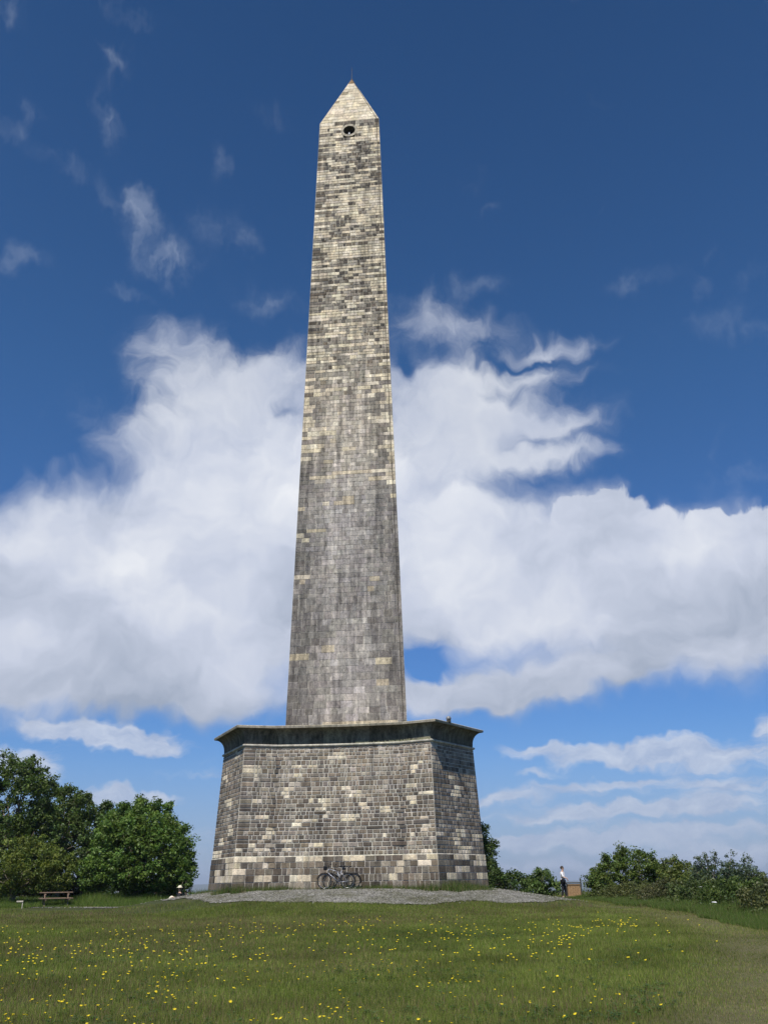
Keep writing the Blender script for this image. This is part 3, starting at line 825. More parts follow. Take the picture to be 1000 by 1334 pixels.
def lobe_px(u, v, ru, rv, Y, dy=0, depth=None):
    p = at(u, v, Y+dy); k = (Y+dy)
    rx = ru*k/1226; rz = rv*k/1333
    return (p.x, p.y, p.z, rx, depth or rx*.9, rz)
def tree(name, label, cat, group, lobes, leaf=.17, nper=34, spacing=.42, col=(.045, .085, .02), clump=.38, trunks=None, jitter=.35, seed=0,
         tips=0, fill=.85, colvar=.38):
    g = np.random.RandomState(seed)
    bx = sum(l[0]*l[3] for l in lobes)/sum(l[3] for l in lobes); by = sum(l[1]*l[3] for l in lobes)/sum(l[3] for l in lobes)
    if trunks: bx, by = trunks[0][0], trunks[0][1]
    base = Vector((bx, by, zf(bx, by)-.05)); B = np.array(base)
    root = empty(name, base, label, cat, group)
    cl = crown_clumps(lobes, spacing, g, fill, jitter)
    zmin = zf(bx, by)+.12
    cl = cl[cl[:, 2] > zmin]
    # a few loose sprigs that break the outline
    if tips:
        sp = []
        for _ in range(tips):
            l = lobes[g.randint(len(lobes))]; a = g.rand()*6.28; el = g.uniform(.2, 1.4)
            d = np.array([math.cos(a)*math.cos(el), math.sin(a)*math.cos(el), math.sin(el)])
            for q in range(4): sp.append(np.array(l[:3])+d*np.array(l[3:])*(1.0+.09*q)+g.normal(size=3)*.05)
        cl = np.concatenate([cl, np.array(sp)])
    rad = clump*g.uniform(.6, 1.3, len(cl))
    V, F_, C = leaves(cl, rad, nper, leaf, col, colvar, seed=seed)
    C = C
    V = V-B
    tris_obj('crown', V, F_, C, M_LEAF, root)
    mb = MB()
    H = max(l[2]+l[5] for l in lobes)-base.z
    for ti, tr_ in enumerate(trunks or [(bx, by, .045*H)]):
        x, y, r = tr_; o = Vector((x, y, zf(x, y)-.05))-base
        top = Vector((o.x+g.normal()*.1, o.y, H*.45))
        mb.tube([o, o.lerp(top, .3)+Vector((g.normal()*.04, 0, 0)), o.lerp(top, .65)+Vector((g.normal()*.08, 0, 0)), top], [r*1.25, r, r*.8, r*.6], 9)
        for l in lobes:
            for q in range(3):
                e = Vector((l[0]+g.uniform(-.6, .6)*l[3], l[1]+g.uniform(-.6, .6)*l[4], l[2]+g.uniform(-.2, .6)*l[5]))-base
                st = o.lerp(top, g.uniform(.35, 1)); mid = st.lerp(e, .5)+Vector((g.normal()*.12, g.normal()*.12, -.1))
                mb.tube([st, mid, e], [r*.42, r*.25, r*.06], 6)
                for w in range(3):
                    e2 = mid+Vector((g.normal()*.5*l[3], g.normal()*.5*l[4], abs(g.normal())*.4*l[5]))*.8
                    mb.tube([mid, mid.lerp(e2, .5)+Vector((0, 0, .05)), e2], [r*.2, r*.12, r*.03], 5)
    mb.build('trunk', M_BARK, root, True)
    return root
GT = 'trees and bushes at the left edge of the hilltop'
GR = 'trees and bushes at the right edge of the hilltop'
DK = (.066, .100, .022); MD = (.075, .115, .022); LT = (.120, .150, .030); WI = (.075, .105, .060)
tree('broadleaf_tree', 'tallest dark oak-like tree at the far left edge of the picture', 'tree', GT,
     [lobe_px(-45, 1070, 60, 75, 68), lobe_px(12, 1050, 52, 62, 68, -1), lobe_px(20, 1012, 30, 26, 68, 0), lobe_px(-10, 1110, 70, 50, 68, -2), lobe_px(-80, 1020, 50, 40, 68, 1), lobe_px(45, 1095, 34, 50, 68, -1)],
     col=DK, seed=1, tips=40, trunks=[(at(5, 1165, 68).x, 68, .3)], leaf=.2, spacing=.46, nper=30)
tree('broadleaf_tree', 'dark tree with a knobbly top just right of the tallest tree at the left', 'tree', GT,
     [lobe_px(68, 1060, 30, 38, 72, 0), lobe_px(58, 1036, 14, 16, 72, 0), lobe_px(92, 1052, 22, 22, 72, -1), lobe_px(75, 1105, 48, 50, 72, -2)],
     col=(.070, .104, .024), seed=2, tips=26, trunks=[(at(72, 1165, 70).x, 70, .2)], leaf=.2, spacing=.46, nper=30)
tree('broadleaf_tree', 'dark tree between the knobbly tree and the big round green tree on the left', 'tree', GT,
     [lobe_px(122, 1078, 26, 30, 74, 0), lobe_px(108, 1060, 14, 16, 74, 0), lobe_px(138, 1062, 9, 14, 74, 0), lobe_px(115, 1115, 42, 45, 74, -1)],
     col=DK, seed=3, tips=24, leaf=.2, spacing=.46, nper=30)
tree('broadleaf_tree', 'big rounded bright green tree standing left of the plinth', 'tree', GT,
     [lobe_px(186, 1082, 38, 40, 60, 0), lobe_px(160, 1078, 26, 30, 60, 0), lobe_px(150, 1120, 38, 40, 60, -1), lobe_px(215, 1112, 34, 44, 60, -1), lobe_px(190, 1135, 56, 28, 60, -1.5), lobe_px(206, 1062, 16, 22, 60, 0), lobe_px(228, 1135, 20, 28, 60, 0), lobe_px(122, 1140, 18, 24, 60, -1), lobe_px(180, 1060, 24, 20, 60, -.5), lobe_px(168, 1100, 40, 40, 60, -2), lobe_px(200, 1110, 40, 40, 60, -2)],
     col=(.092, .148, .028), seed=4, tips=40, leaf=.17, spacing=.38, nper=38)
tree('round_bush', 'broad yellowish green bush at the far left behind the picnic table', 'bush', GT,
     [lobe_px(40, 1130, 42, 34, 54, 0), lobe_px(5, 1138, 34, 28, 54, 0), lobe_px(70, 1138, 26, 26, 54, 0), lobe_px(-25, 1140, 30, 28, 54, 0)],
     col=LT, seed=5, tips=20, leaf=.13, spacing=.32, nper=34, clump=.28)
tree('young_shrub', 'small bright green shrub at the right foot of the big round tree', 'bush', GT,
     [lobe_px(241, 1151, 7, 13, 57, 0), lobe_px(249, 1160, 4, 8, 57, 0)],
     col=(.085, .14, .026), seed=6, tips=5, leaf=.11, spacing=.25, nper=20, clump=.16)
tree('broadleaf_tree', 'dark leafy tree half hidden behind the right side of the plinth', 'tree', GR,
     [lobe_px(612, 1115, 28, 46, 66, 0), lobe_px(618, 1090, 18, 22, 66, 0), lobe_px(630, 1120, 17, 30, 66, 0), lobe_px(632, 1146, 20, 20, 66, -1)],
     col=DK, seed=7, tips=14, leaf=.17, spacing=.38, nper=36)
tree('broadleaf_bush', 'low very dark bush between the plinth and the round bush beside it', 'bush', GR,
     [lobe_px(668, 1154, 24, 17, 62, 0), lobe_px(648, 1152, 14, 16, 62, 0), lobe_px(690, 1156, 16, 14, 62, 0)],
     col=(.045, .074, .017), seed=8, tips=8, leaf=.14, spacing=.32, nper=34, clump=.28)
tree('broadleaf_bush', 'small rounded bush directly left of the standing person', 'bush', GR,
     [lobe_px(706, 1148, 14, 16, 59, 0), lobe_px(716, 1158, 12, 10, 59, 0), lobe_px(696, 1158, 16, 12, 59, 0)],
     col=(.085, .128, .032), seed=9, tips=8, leaf=.14, spacing=.30, nper=34, clump=.26)
tree('hawthorn_bush', 'large domed hawthorn bush just right of the brown timber bin', 'bush', GR,
     [lobe_px(825, 1134, 36, 28, 50, 0), lobe_px(800, 1148, 34, 24, 50, 0), lobe_px(850, 1146, 30, 24, 50, 0), lobe_px(782, 1158, 18, 14, 50, -1), lobe_px(870, 1150, 22, 18, 50, -1)],
     col=(.084, .118, .026), seed=10, tips=26, leaf=.13, spacing=.30, nper=36, clump=.26)
tree('hawthorn_bush', 'lower hawthorn bush joined to the right of the large domed one', 'bush', GR,
     [lobe_px(893, 1146, 24, 20, 46, 0), lobe_px(878, 1136, 14, 14, 48, 0), lobe_px(905, 1156, 20, 14, 44, 0)],
     col=(.10, .125, .030), seed=11, tips=12, leaf=.12, spacing=.28, nper=34, clump=.22)
def airy(label, u, v0, Y, stems, seed):
    """open grey green sapling: ascending stems with loose leaf tufts along them"""
    g = np.random.RandomState(seed); p0 = at(u, 1175, Y); base = Vector((p0.x, Y, zf(p0.x, Y)-.05))
    root = empty('willow_sapling', base, label, 'bush', GR); mb = MB(); cen = []
    for (ut, vt) in stems:
        tip = at(ut, vt, Y+g.normal()*.4)-base; st = Vector((g.normal()*.15, g.normal()*.15, 0))
        mid = st.lerp(tip, .5)+Vector((g.normal()*.12, g.normal()*.12, 0))
        mb.tube([st, mid, tip], [.03, .018, .005], 5)
        for w in np.linspace(.22, 1.0, 16):
            c = st.lerp(mid, w*2) if w < .5 else mid.lerp(tip, (w-.5)*2)
            spread = .34*(1-w*.72)
            for q in range(2):
                if g.rand() < .2: continue
                cen.append(np.array(c)+g.normal(size=3)*spread*np.array([.8, .8, .5]))
    cen = np.array(cen); cen = cen[cen[:, 2] > .1]
    V, F_, C = leaves(cen, .17*g.uniform(.6, 1.3, len(cen)), 26, .10, WI, .3, .4, seed=seed)
    tris_obj('crown', V, F_, C, M_LEAF, root); mb.build('trunk', M_BARK, root, True)
airy('airy grey green sapling with a forked top, nearest the hawthorn bushes', 920, 1110, 40, [(908, 1117), (913, 1126), (921, 1114), (932, 1113), (927, 1128), (903, 1134), (938, 1134), (944, 1145)], 21)
airy('airy grey green sapling with one tall pointed shoot, second from the right edge', 952, 1110, 38, [(952, 1114), (945, 1126), (957, 1124), (941, 1136), (962, 1138), (951, 1134)], 22)
airy('airy grey green sapling with a rounded top, nearest the right edge', 972, 1118, 37, [(968, 1119), (977, 1124), (983, 1132), (964, 1130), (973, 1134), (988, 1146), (958, 1140)], 23)
tree('broadleaf_bush', 'dark bush cut off by the right edge of the picture', 'bush', GR,
     [lobe_px(1000, 1160, 22, 15, 44, 0), lobe_px(1030, 1158, 24, 20, 44, 0)], col=(.04, .07, .03), seed=12, tips=8, leaf=.12, spacing=.28, nper=32, clump=.22)
tree('understorey_bush', 'dark undergrowth bush filling the gap beneath the two tallest trees at the left', 'bush', GT,
     [lobe_px(20, 1158, 40, 14, 76, 0), lobe_px(70, 1158, 40, 16, 76, 0), lobe_px(-40, 1156, 40, 18, 76, 0), lobe_px(105, 1160, 24, 13, 76, 0)],
     col=(.034, .056, .014), seed=51, tips=8, leaf=.16, spacing=.34, nper=32, clump=.3)
tree('understorey_bush', 'dark undergrowth bush filling the gap beneath the big round tree', 'bush', GT,
     [lobe_px(150, 1160, 34, 13, 66, 0), lobe_px(195, 1161, 34, 12, 66, 0), lobe_px(226, 1161, 16, 10, 64, 0)],
     col=(.036, .06, .015), seed=52, tips=8, leaf=.15, spacing=.32, nper=32, clump=.28)
# bramble thicket along the right verge: separate mounds
mounds = [(11.3, 48.0, 1.3, 1.6, .62, 'lowest bramble mound at the foot of the large domed hawthorn'),
          (11.5, 44.2, 1.4, 1.8, .72, 'bramble mound in front of the right half of the domed hawthorn'),
          (12.0, 40.2, 1.5, 1.8, .80, 'bramble mound below the lower hawthorn bush'),
          (12.0, 36.2, 1.5, 1.8, .84, 'bramble mound below the forked grey green sapling'),
          (12.1, 32.6, 1.5, 1.7, .86, 'bramble mound below the sapling with the tall pointed shoot'),
          (12.1, 29.2, 1.4, 1.6, .82, 'bramble mound behind the tall grass near the right edge'),
          (12.3, 26.2, 1.5, 1.5, .84, 'nearest bramble mound, cut off by the right edge'),
          (14.6, 38.0, 1.5, 2.0, .98, 'bramble mound behind the others, below the round topped sapling')]
bc = [(.075, .092, .030), (.080, .090, .028), (.082, .086, .036), (.070, .095, .028), (.066, .098, .024), (.080, .09, .034)]
for i, (x, y, rx, ry, h, lab) in enumerate(mounds):
    x += .2
    z = zf(x, y)
    tree('bramble_bush', lab, 'bush', GR, [(x, y, z+h*.38, rx, ry, h*.62), (x+.5, y-.8, z+h*.3, rx*.6, ry*.6, h*.5), (x-.2, y+.9, z+h*.45, rx*.6, ry*.5, h*.6)],
         col=bc[i % 6], seed=30+i, tips=16, leaf=.085, spacing=.22, nper=30, clump=.2, jitter=.5)
# a few white elder and bramble blossoms
def blossom(u, v, Y, lab):
    p = at(u, v, Y); mb = MB()
    mb.ell((0, 0, 0), (.085, .06, .022), 12, 6); mb.v = [(x*(1+.25*math.sin(x*190+z*90)), y, z+.012*math.sin(x*140)*math.cos(y*150)) for x, y, z in mb.v]
    o = mb.build('flower_head', M_WHITE, None, True); o.location = p; tag(o, lab, 'blossom')
blossom(912, 1156, 36, 'flat white flower head below the forked sapling')
blossom(961, 1152, 34, 'flat white flower head at the middle of the pointed sapling')
blossom(930, 1176, 30.6, 'small white flower head low in the brambles')
blossom(879, 1133, 47, 'white flower head high on the lower hawthorn bush')

# ------------------------------------------------------------------ grass
def blades(x, y, h, w, col, lean=.35, seed=0, two=False):
    g = np.random.RandomState(seed+77); n = len(x); z = zg(x, y)-.01
    a = g.rand(n)*2*np.pi; l = g.rand(n)*lean*h; b = g.rand(n)*2*np.pi
    dx, dy = np.cos(a)*w/2, np.sin(a)*w/2; tx, ty = np.cos(b)*l, np.sin(b)*l
    V = np.stack([np.stack([x-dx, y-dy, z], -1), np.stack([x+dx, y+dy, z], -1), np.stack([x+tx, y+ty, z+np.sqrt(np.maximum(h*h-l*l, 0))], -1)], 1).reshape(-1, 3)
    F_ = np.arange(3*n).reshape(-1, 3)
    return V, F_, np.repeat(col, 3, 0)
def palette(n, g, w):
    P = np.array([(.112, .158, .027), (.142, .180, .034), (.180, .196, .046), (.25, .21, .10), (.20, .14, .085)])
    cs = np.cumsum(w, 1); cs /= cs[:, -1:]
    idx = (g.rand(n)[:, None] > cs).sum(1)
    return P[np.clip(idx, 0, 4)]*g.uniform(.7, 1.3, n)[:, None]
def meadow():
    g = np.random.RandomState(3); n = 1000000
    r = g.uniform(10.8, 37, n); a = np.radians(g.uniform(-26, 26.5, n)); x = r*np.sin(a); y = r*np.cos(a)
    # beyond: the strip further back
    m = 260000; r2 = g.uniform(34, 66, m); a2 = np.radians(g.uniform(-25, 25, m))
    x = np.concatenate([x, r2*np.sin(a2)]); y = np.concatenate([y, r2*np.cos(a2)]); r = np.hypot(x, y)
    d = np.hypot(x-MX, y-MY); keep = (gravel_mask(x, y) < .25+.5*g.rand(len(x))) & (d > 5.2)
    wm = worn_mask(x, y); keep &= (g.rand(len(x)) > wm*.35)
    bare = np.hypot((x-7.6)/.75, (y-15.5)/.28) < 1; keep &= ~(bare & (g.rand(len(x)) < .75))
    x, y, r, wm = x[keep], y[keep], r[keep], wm[keep]; n = len(x)
    pt = fbm(x, y, .30, 3, 40); pt2 = fbm(x, y, .9, 3, 44); br = fbm(x, y, .16, 3, 50)
    h = (.045+.065*g.rand(n)**1.5)*(.65+.8*pt2)*(1-.55*wm)
    tus = fbm(x, y, 3.0, 2, 61); h *= .7+.7*tus
    py = 44.6+(x+9.5)*(-.72); front = (y < py)*(y > py-5)*(x < -8)*(x > -19.5); h *= 1-.82*front
    w = .0055*(r/12)**.75*g.uniform(.7, 1.3, n)
    W = np.stack([1.3-pt, .9+0*pt, .15+.9*pt2*pt, .12+.30*br+.75*wm, np.clip(br-.38, 0, 1)*2.0+.10*wm+.03], 1)
    col = palette(n, g, W)*(.55+.9*fbm(x, y, .8, 4, 71))[:, None]
    V, F_, C = blades(x, y, h, w, col, .55)
    tag(tris_obj('meadow_grass', V, F_, C, M_GRASS), 'short green meadow grass covering the whole foreground', 'grass', kind='stuff')
    # low broad-leaved patches (clover, plantain) in the turf
    n = 2600; r = g.uniform(11, 26, n); a = np.radians(g.uniform(-25, 22, n)); x = r*np.sin(a); y = r*np.cos(a)
    cf = fbm(x, y, .55, 3, 160); k_ = (g.rand(n) < np.clip((cf-.52)*7, .03, 1)) & (worn_mask(x, y) < .4); x, y = x[k_], y[k_]
    cen = np.stack([x, y, zg(x, y)+.045], -1)
    V, F_, C = leaves(cen, g.uniform(.05, .12, len(cen)), 26, .035, (.055, .10, .022), .3, .7, up=1.6, seed=90)
    V[:, 2] = np.repeat(cen[:, 2], 26*4)+(V[:, 2]-np.repeat(cen[:, 2], 26*4))*.45
    tag(tris_obj('clover', V, F_, C, M_LEAF), 'dark low clover and plantain leaves in patches among the meadow grass', 'weeds', kind='stuff')
    # thin seeding stems with reddish heads
    n = 34000; r = g.uniform(11, 40, n); a = np.radians(g.uniform(-25, 22, n)); x = r*np.sin(a); y = r*np.cos(a)
    br = fbm(x, y, .16, 3, 50); keep = (g.rand(n) < np.clip((br-.40)*4, .06, 1)) & (worn_mask(x, y) < .3) & (gravel_mask(x, y) < .1) & (np.hypot(x-MX, y-MY) > 8.5)
    x, y, r = x[keep], y[keep], r[keep]; n = len(x)
    h = g.uniform(.12, .24, n); col = np.array([(.15, .10, .065)])*g.uniform(.7, 1.4, n)[:, None]
    V, F_, C = blades(x, y, h, .004*(r/12)**.8, col, .3, 4)
    tag(tris_obj('seeding_grass', V, F_, C, M_GRASS), 'thin reddish brown seeding grass stems in patches over the meadow', 'grass', kind='stuff')
    # tall verge on the right
    n = 230000; y = g.uniform(14, 52, n); x = 9.8+(fbm(y*0, y, .4, 2, 90)-.5)*1.2+g.rand(n)**1.6*4.2
    edge = 9.75+(fbm(y*0, y, .4, 2, 90)-.5)*.9
    k_ = (x > edge) & (x < .48*y+2); x, y = x[k_], y[k_]; n = len(x); t = np.clip((x-9.6)/2.0, 0, 1)
    h = (.14+.30*t)*g.uniform(.6, 1.25, n)*(.7+.6*fbm(x, y, .7, 2, 95)); w = .011*(y/30)**.6*g.uniform(.7, 1.4, n)
    P = np.array([(.085, .145, .026), (.11, .17, .036), (.16, .17, .06), (.06, .10, .022), (.18, .14, .085)]); col = P[g.choice(5, n, p=[.34, .26, .13, .2, .07])]*g.uniform(.7, 1.25, n)[:, None]
    V, F_, C = blades(x, y, h, w, col, .6, 8)
    tag(tris_obj('verge_grass', V, F_, C, M_GRASS), 'tall lush grass and weeds along the right hand verge', 'grass', kind='stuff')
    # tall weeds under the trees on the left
    n = 120000; x = g.uniform(-32, -8.5, n); y = 51.5+(x+8.5)*.02+g.rand(n)**1.4*8+(fbm(x, x*0, .5, 2, 3)-.5)*2
    z_ = np.clip((y-51.5)/4, 0, 1); h = (.16+.34*z_)*g.uniform(.5, 1.3, n)*(.5+1.0*fbm(x, y, .5, 2, 33)); w = .022*g.uniform(.7, 1.4, n)
    k_ = (y > 55) | (x < -9); x, y, h, w = x[k_], y[k_], h[k_], w[k_]; n = len(x)
    P = np.array([(.10, .165, .028), (.14, .19, .04), (.07, .12, .024), (.18, .18, .075)]); col = P[g.choice(4, n, p=[.4, .25, .25, .1])]*g.uniform(.7, 1.25, n)[:, None]
    V, F_, C = blades(x, y, h, w, col, .6, 9)
    tag(tris_obj('undergrowth', V, F_, C, M_GRASS), 'bright green nettles and long grass under the trees on the left', 'weeds', kind='stuff')
    # weeds round the foot of the plinth, thicker and taller at the corners
    O = poly_at(0, .10); xs = []; ys = []; hs = []
    m4 = mon_m
    for e in range(len(O)):
        a, b = O[e], O[(e+1) % len(O)]; t = (b-a); L = t.length; nv = Vector((t.y, -t.x))/L
        k = int(L*900)
        for _ in range(k):
            w = g.rand(); p = a+t*w+nv*(g.rand()**1.6*.75-.02)
            q = m4 @ Vector((p.x, p.y, 0)); dens = float(fbm(q.x, q.y, .55, 3, 120))
            near_corner = math.exp(-((q.x-2.3)/1.0)**2)+.5*math.exp(-((q.x+6.6)/.9)**2)+.35*math.exp(-((q.x+4.6)/.4)**2)
            if -3.6 < q.x < -1.0 and q.y < 42: near_corner -= .15
            if g.rand() > (dens-.34)*2.2+near_corner*.6: continue
            xs.append(q.x); ys.append(q.y); hs.append((.07+.20*dens+.24*max(near_corner, 0))*g.uniform(.4, 1.25)*(1.0 if g.rand() < .9 else 1.5))
    x, y, h = np.array(xs), np.array(ys), np.array(hs); n = len(x)
    P = np.array([(.065, .11, .022), (.09, .13, .03), (.20, .17, .09), (.045, .075, .018)]); col = P[g.choice(4, n, p=[.38, .24, .2, .18])]*g.uniform(.7, 1.25, n)[:, None]
    V, F_, C = blades(x, y, h, .014*g.uniform(.7, 1.5, n), col, .5, 12)
    tag(tris_obj('wall_weeds', V, F_, C, M_GRASS), 'ragged green weeds growing along the foot of the plinth', 'weeds', kind='stuff')
    # sparse grass in the gravel
    n = 120000; x = g.uniform(-20, 9, n); y = g.uniform(33, 46, n); q = fbm(x, y, .8, 3, 140)
    k_ = (gravel_mask(x, y) > .3) & (g.rand(n) < np.clip((q-.44)*4.0, .04, .9)*(1.0+.8*(x < -5)+.9*(np.hypot(x-MX, y-MY) > 7.6))); x, y = x[k_], y[k_]; n = len(x)
    col = np.array([(.09, .105, .04)])*g.uniform(.6, 1.4, n)[:, None]
    V, F_, C = blades(x, y, g.uniform(.03, .10, n), np.full(n, .012), col, .6, 14)
    tag(tris_obj('gravel_weeds', V, F_, C, M_GRASS), 'sparse tufts of grass coming up through the chippings', 'weeds', kind='stuff')
    # tufts on the ledge below the cornice
    xs = []; ys = []; zs_ = []
    O = poly_at(HC, .06); a, b = O[0], O[10]
    for e in range(0, 10):
        p, q = O[e], O[e+1]
        for _ in range(int((q-p).length*70)):
            w = g.rand(); s_ = p.lerp(q, w)
            if s_.x < .6 or g.rand() > .25+.75*(s_.x/4.2): continue
            s3 = m4 @ Vector((s_.x, s_.y, 0)); xs.append(s3.x); ys.append(s3.y)
    x, y = np.array(xs), np.array(ys); n = len(x); z = np.full(n, BASEZ+HC+.11)
    h = g.uniform(.03, .13, n); V = np.stack([np.stack([x-.02, y, z], -1), np.stack([x+.02, y, z], -1), np.stack([x+g.normal(size=n)*.02, y-.01, z+h], -1)], 1).reshape(-1, 3)
    tag(tris_obj('ledge_plants', V, np.arange(3*n).reshape(-1, 3), np.tile([[.36, .35, .22]], (3*n, 1)), M_GRASS), 'dry little tufts rooted on the moulding below the cornice', 'weeds', kind='stuff')
meadow()

# scatter of pale broken stone on the trampled strip
mb = MB()
for _ in range(46):
    t = rnd.random(); x = 6.9+1.7*t+rnd.gauss(0, .05); y = 15.75-.55*t+rnd.gauss(0, .10); s = rnd.uniform(.03, .085)
    mb.ell((x, y, zf(x, y)+.012), (s*rnd.uniform(.7, 1.5), s*rnd.uniform(.7, 1.3), s*.35), 7, 4, (.44, .35, .28) if rnd.random() < .7 else (.5, .45, .38), Matrix.Rotation(rnd.random()*3, 3, 'Z'))
o = mb.build('broken_stone', M_STONE); tag(o, 'patch of pale broken stone showing through the trampled grass at the lower right', 'stones', kind='stuff')

# ------------------------------------------------------------------ yellow flowers
def flowers():
    mb = MB()
    n = 12; c = (0, 0, .128)
    for j in range(n):
        a = 2*math.pi*j/n; b = a+math.pi/n*1.7
        p = lambda r, t, z: (r*math.cos(t), r*math.sin(t), z)
        mb.quad(p(.004, a, .126), p(.021, a, .136), p(.023, (a+b)/2, .138), p(.004, b, .126))
    mb.ell((0, 0, .130), (.010, .010, .006), 8, 4)
    k = len(mb.f); mb.tube([(0, 0, -.02), (.004, .002, .06), (0, 0, .126)], [.0022, .002, .0018], 5)
    me = mb.mesh('yellow_flower'); me.materials.append(M_YEL); me.materials.append(simple('flower stalk', (.07, .11, .03)))
    for i, pl in enumerate(me.polygons): pl.material_index = 1 if i >= k else 0
    g = random.Random(5)
    # clusters read off the photo: u, v, spread u, spread v, how many
    cl = [(80,1240,70,12,30),(200,1226,40,9,24),(300,1215,30,8,16),(400,1208,40,6,14),(470,1205,26,6,12),(25,1222,24,10,10),(60,1300,60,20,16),(15,1328,12,5,6),
          (215,1296,18,8,9),(230,1268,40,10,12),(340,1262,60,12,14),(290,1280,40,15,8),(150,1325,30,8,7),(440,1310,10,10,7),(370,1325,30,6,5),
          (560,1215,30,8,12),(610,1210,24,7,12),(730,1222,34,12,9),(728,1228,9,5,4),(740,1205,30,6,6),(700,1238,40,12,7),(110,1270,90,20,16),(30,1255,40,14,8),(810,1205,20,5,14),(840,1240,40,20,6),
          (640,1235,40,15,10),(560,1270,40,15,8),(590,1276,8,4,4),(690,1270,60,20,12),(740,1300,60,18,10),(500,1250,60,15,12),(520,1325,40,8,4),(760,1210,50,8,10),(880,1205,10,8,2),(450,1235,80,20,16)]
    pts = []
    for (u, v, su, sv, k) in cl:
        for _ in range(int(k*2.3)):
            uu, vv = g.gauss(u, su*1.15), g.gauss(v, sv*1.05)
            if not (-5 < uu < 1005 and 1186 < vv < 1340): continue
            d = ray(uu, vv); 
            lo, hi = 8, 45
            for _ in range(30):
                m_ = (lo+hi)/2; p = Vector((0, 0, EYE))+d*m_
                if p.z > zf(p.x, p.y)+.12: lo = m_
                else: hi = m_
            pts.append((d*lo).to_2d())
    pts.sort(key=lambda p: p.length)
    for i, p in enumerate(pts[:300]):
        o = bpy.data.objects.new('yellow_flower', me); COL.objects.link(o); o.location = (p.x, p.y, zf(p.x, p.y)); s = g.uniform(.6, 1.25)*(.9+.014*max(0, p.length-12))
        o.scale = (s, s, g.uniform(.8, 1.15)); o.rotation_euler = (g.gauss(.18, .2), g.gauss(0, .2), g.random()*6)
        tag(o, 'small yellow dandelion-like flower on a thin stalk in the meadow grass', 'flower', 'yellow flowers scattered over the meadow')
    V = []; Fc = []
    rest = pts[300:]
    if rest:
        mb = MB()
        for p in rest: mb.ell((p.x, p.y, zf(p.x, p.y)+.13), (.022, .022, .009), 7, 4)
        tag(mb.build('distant_flowers', M_YEL), 'farther yellow flower heads dotted across the back of the meadow', 'flowers', kind='stuff')
flowers()

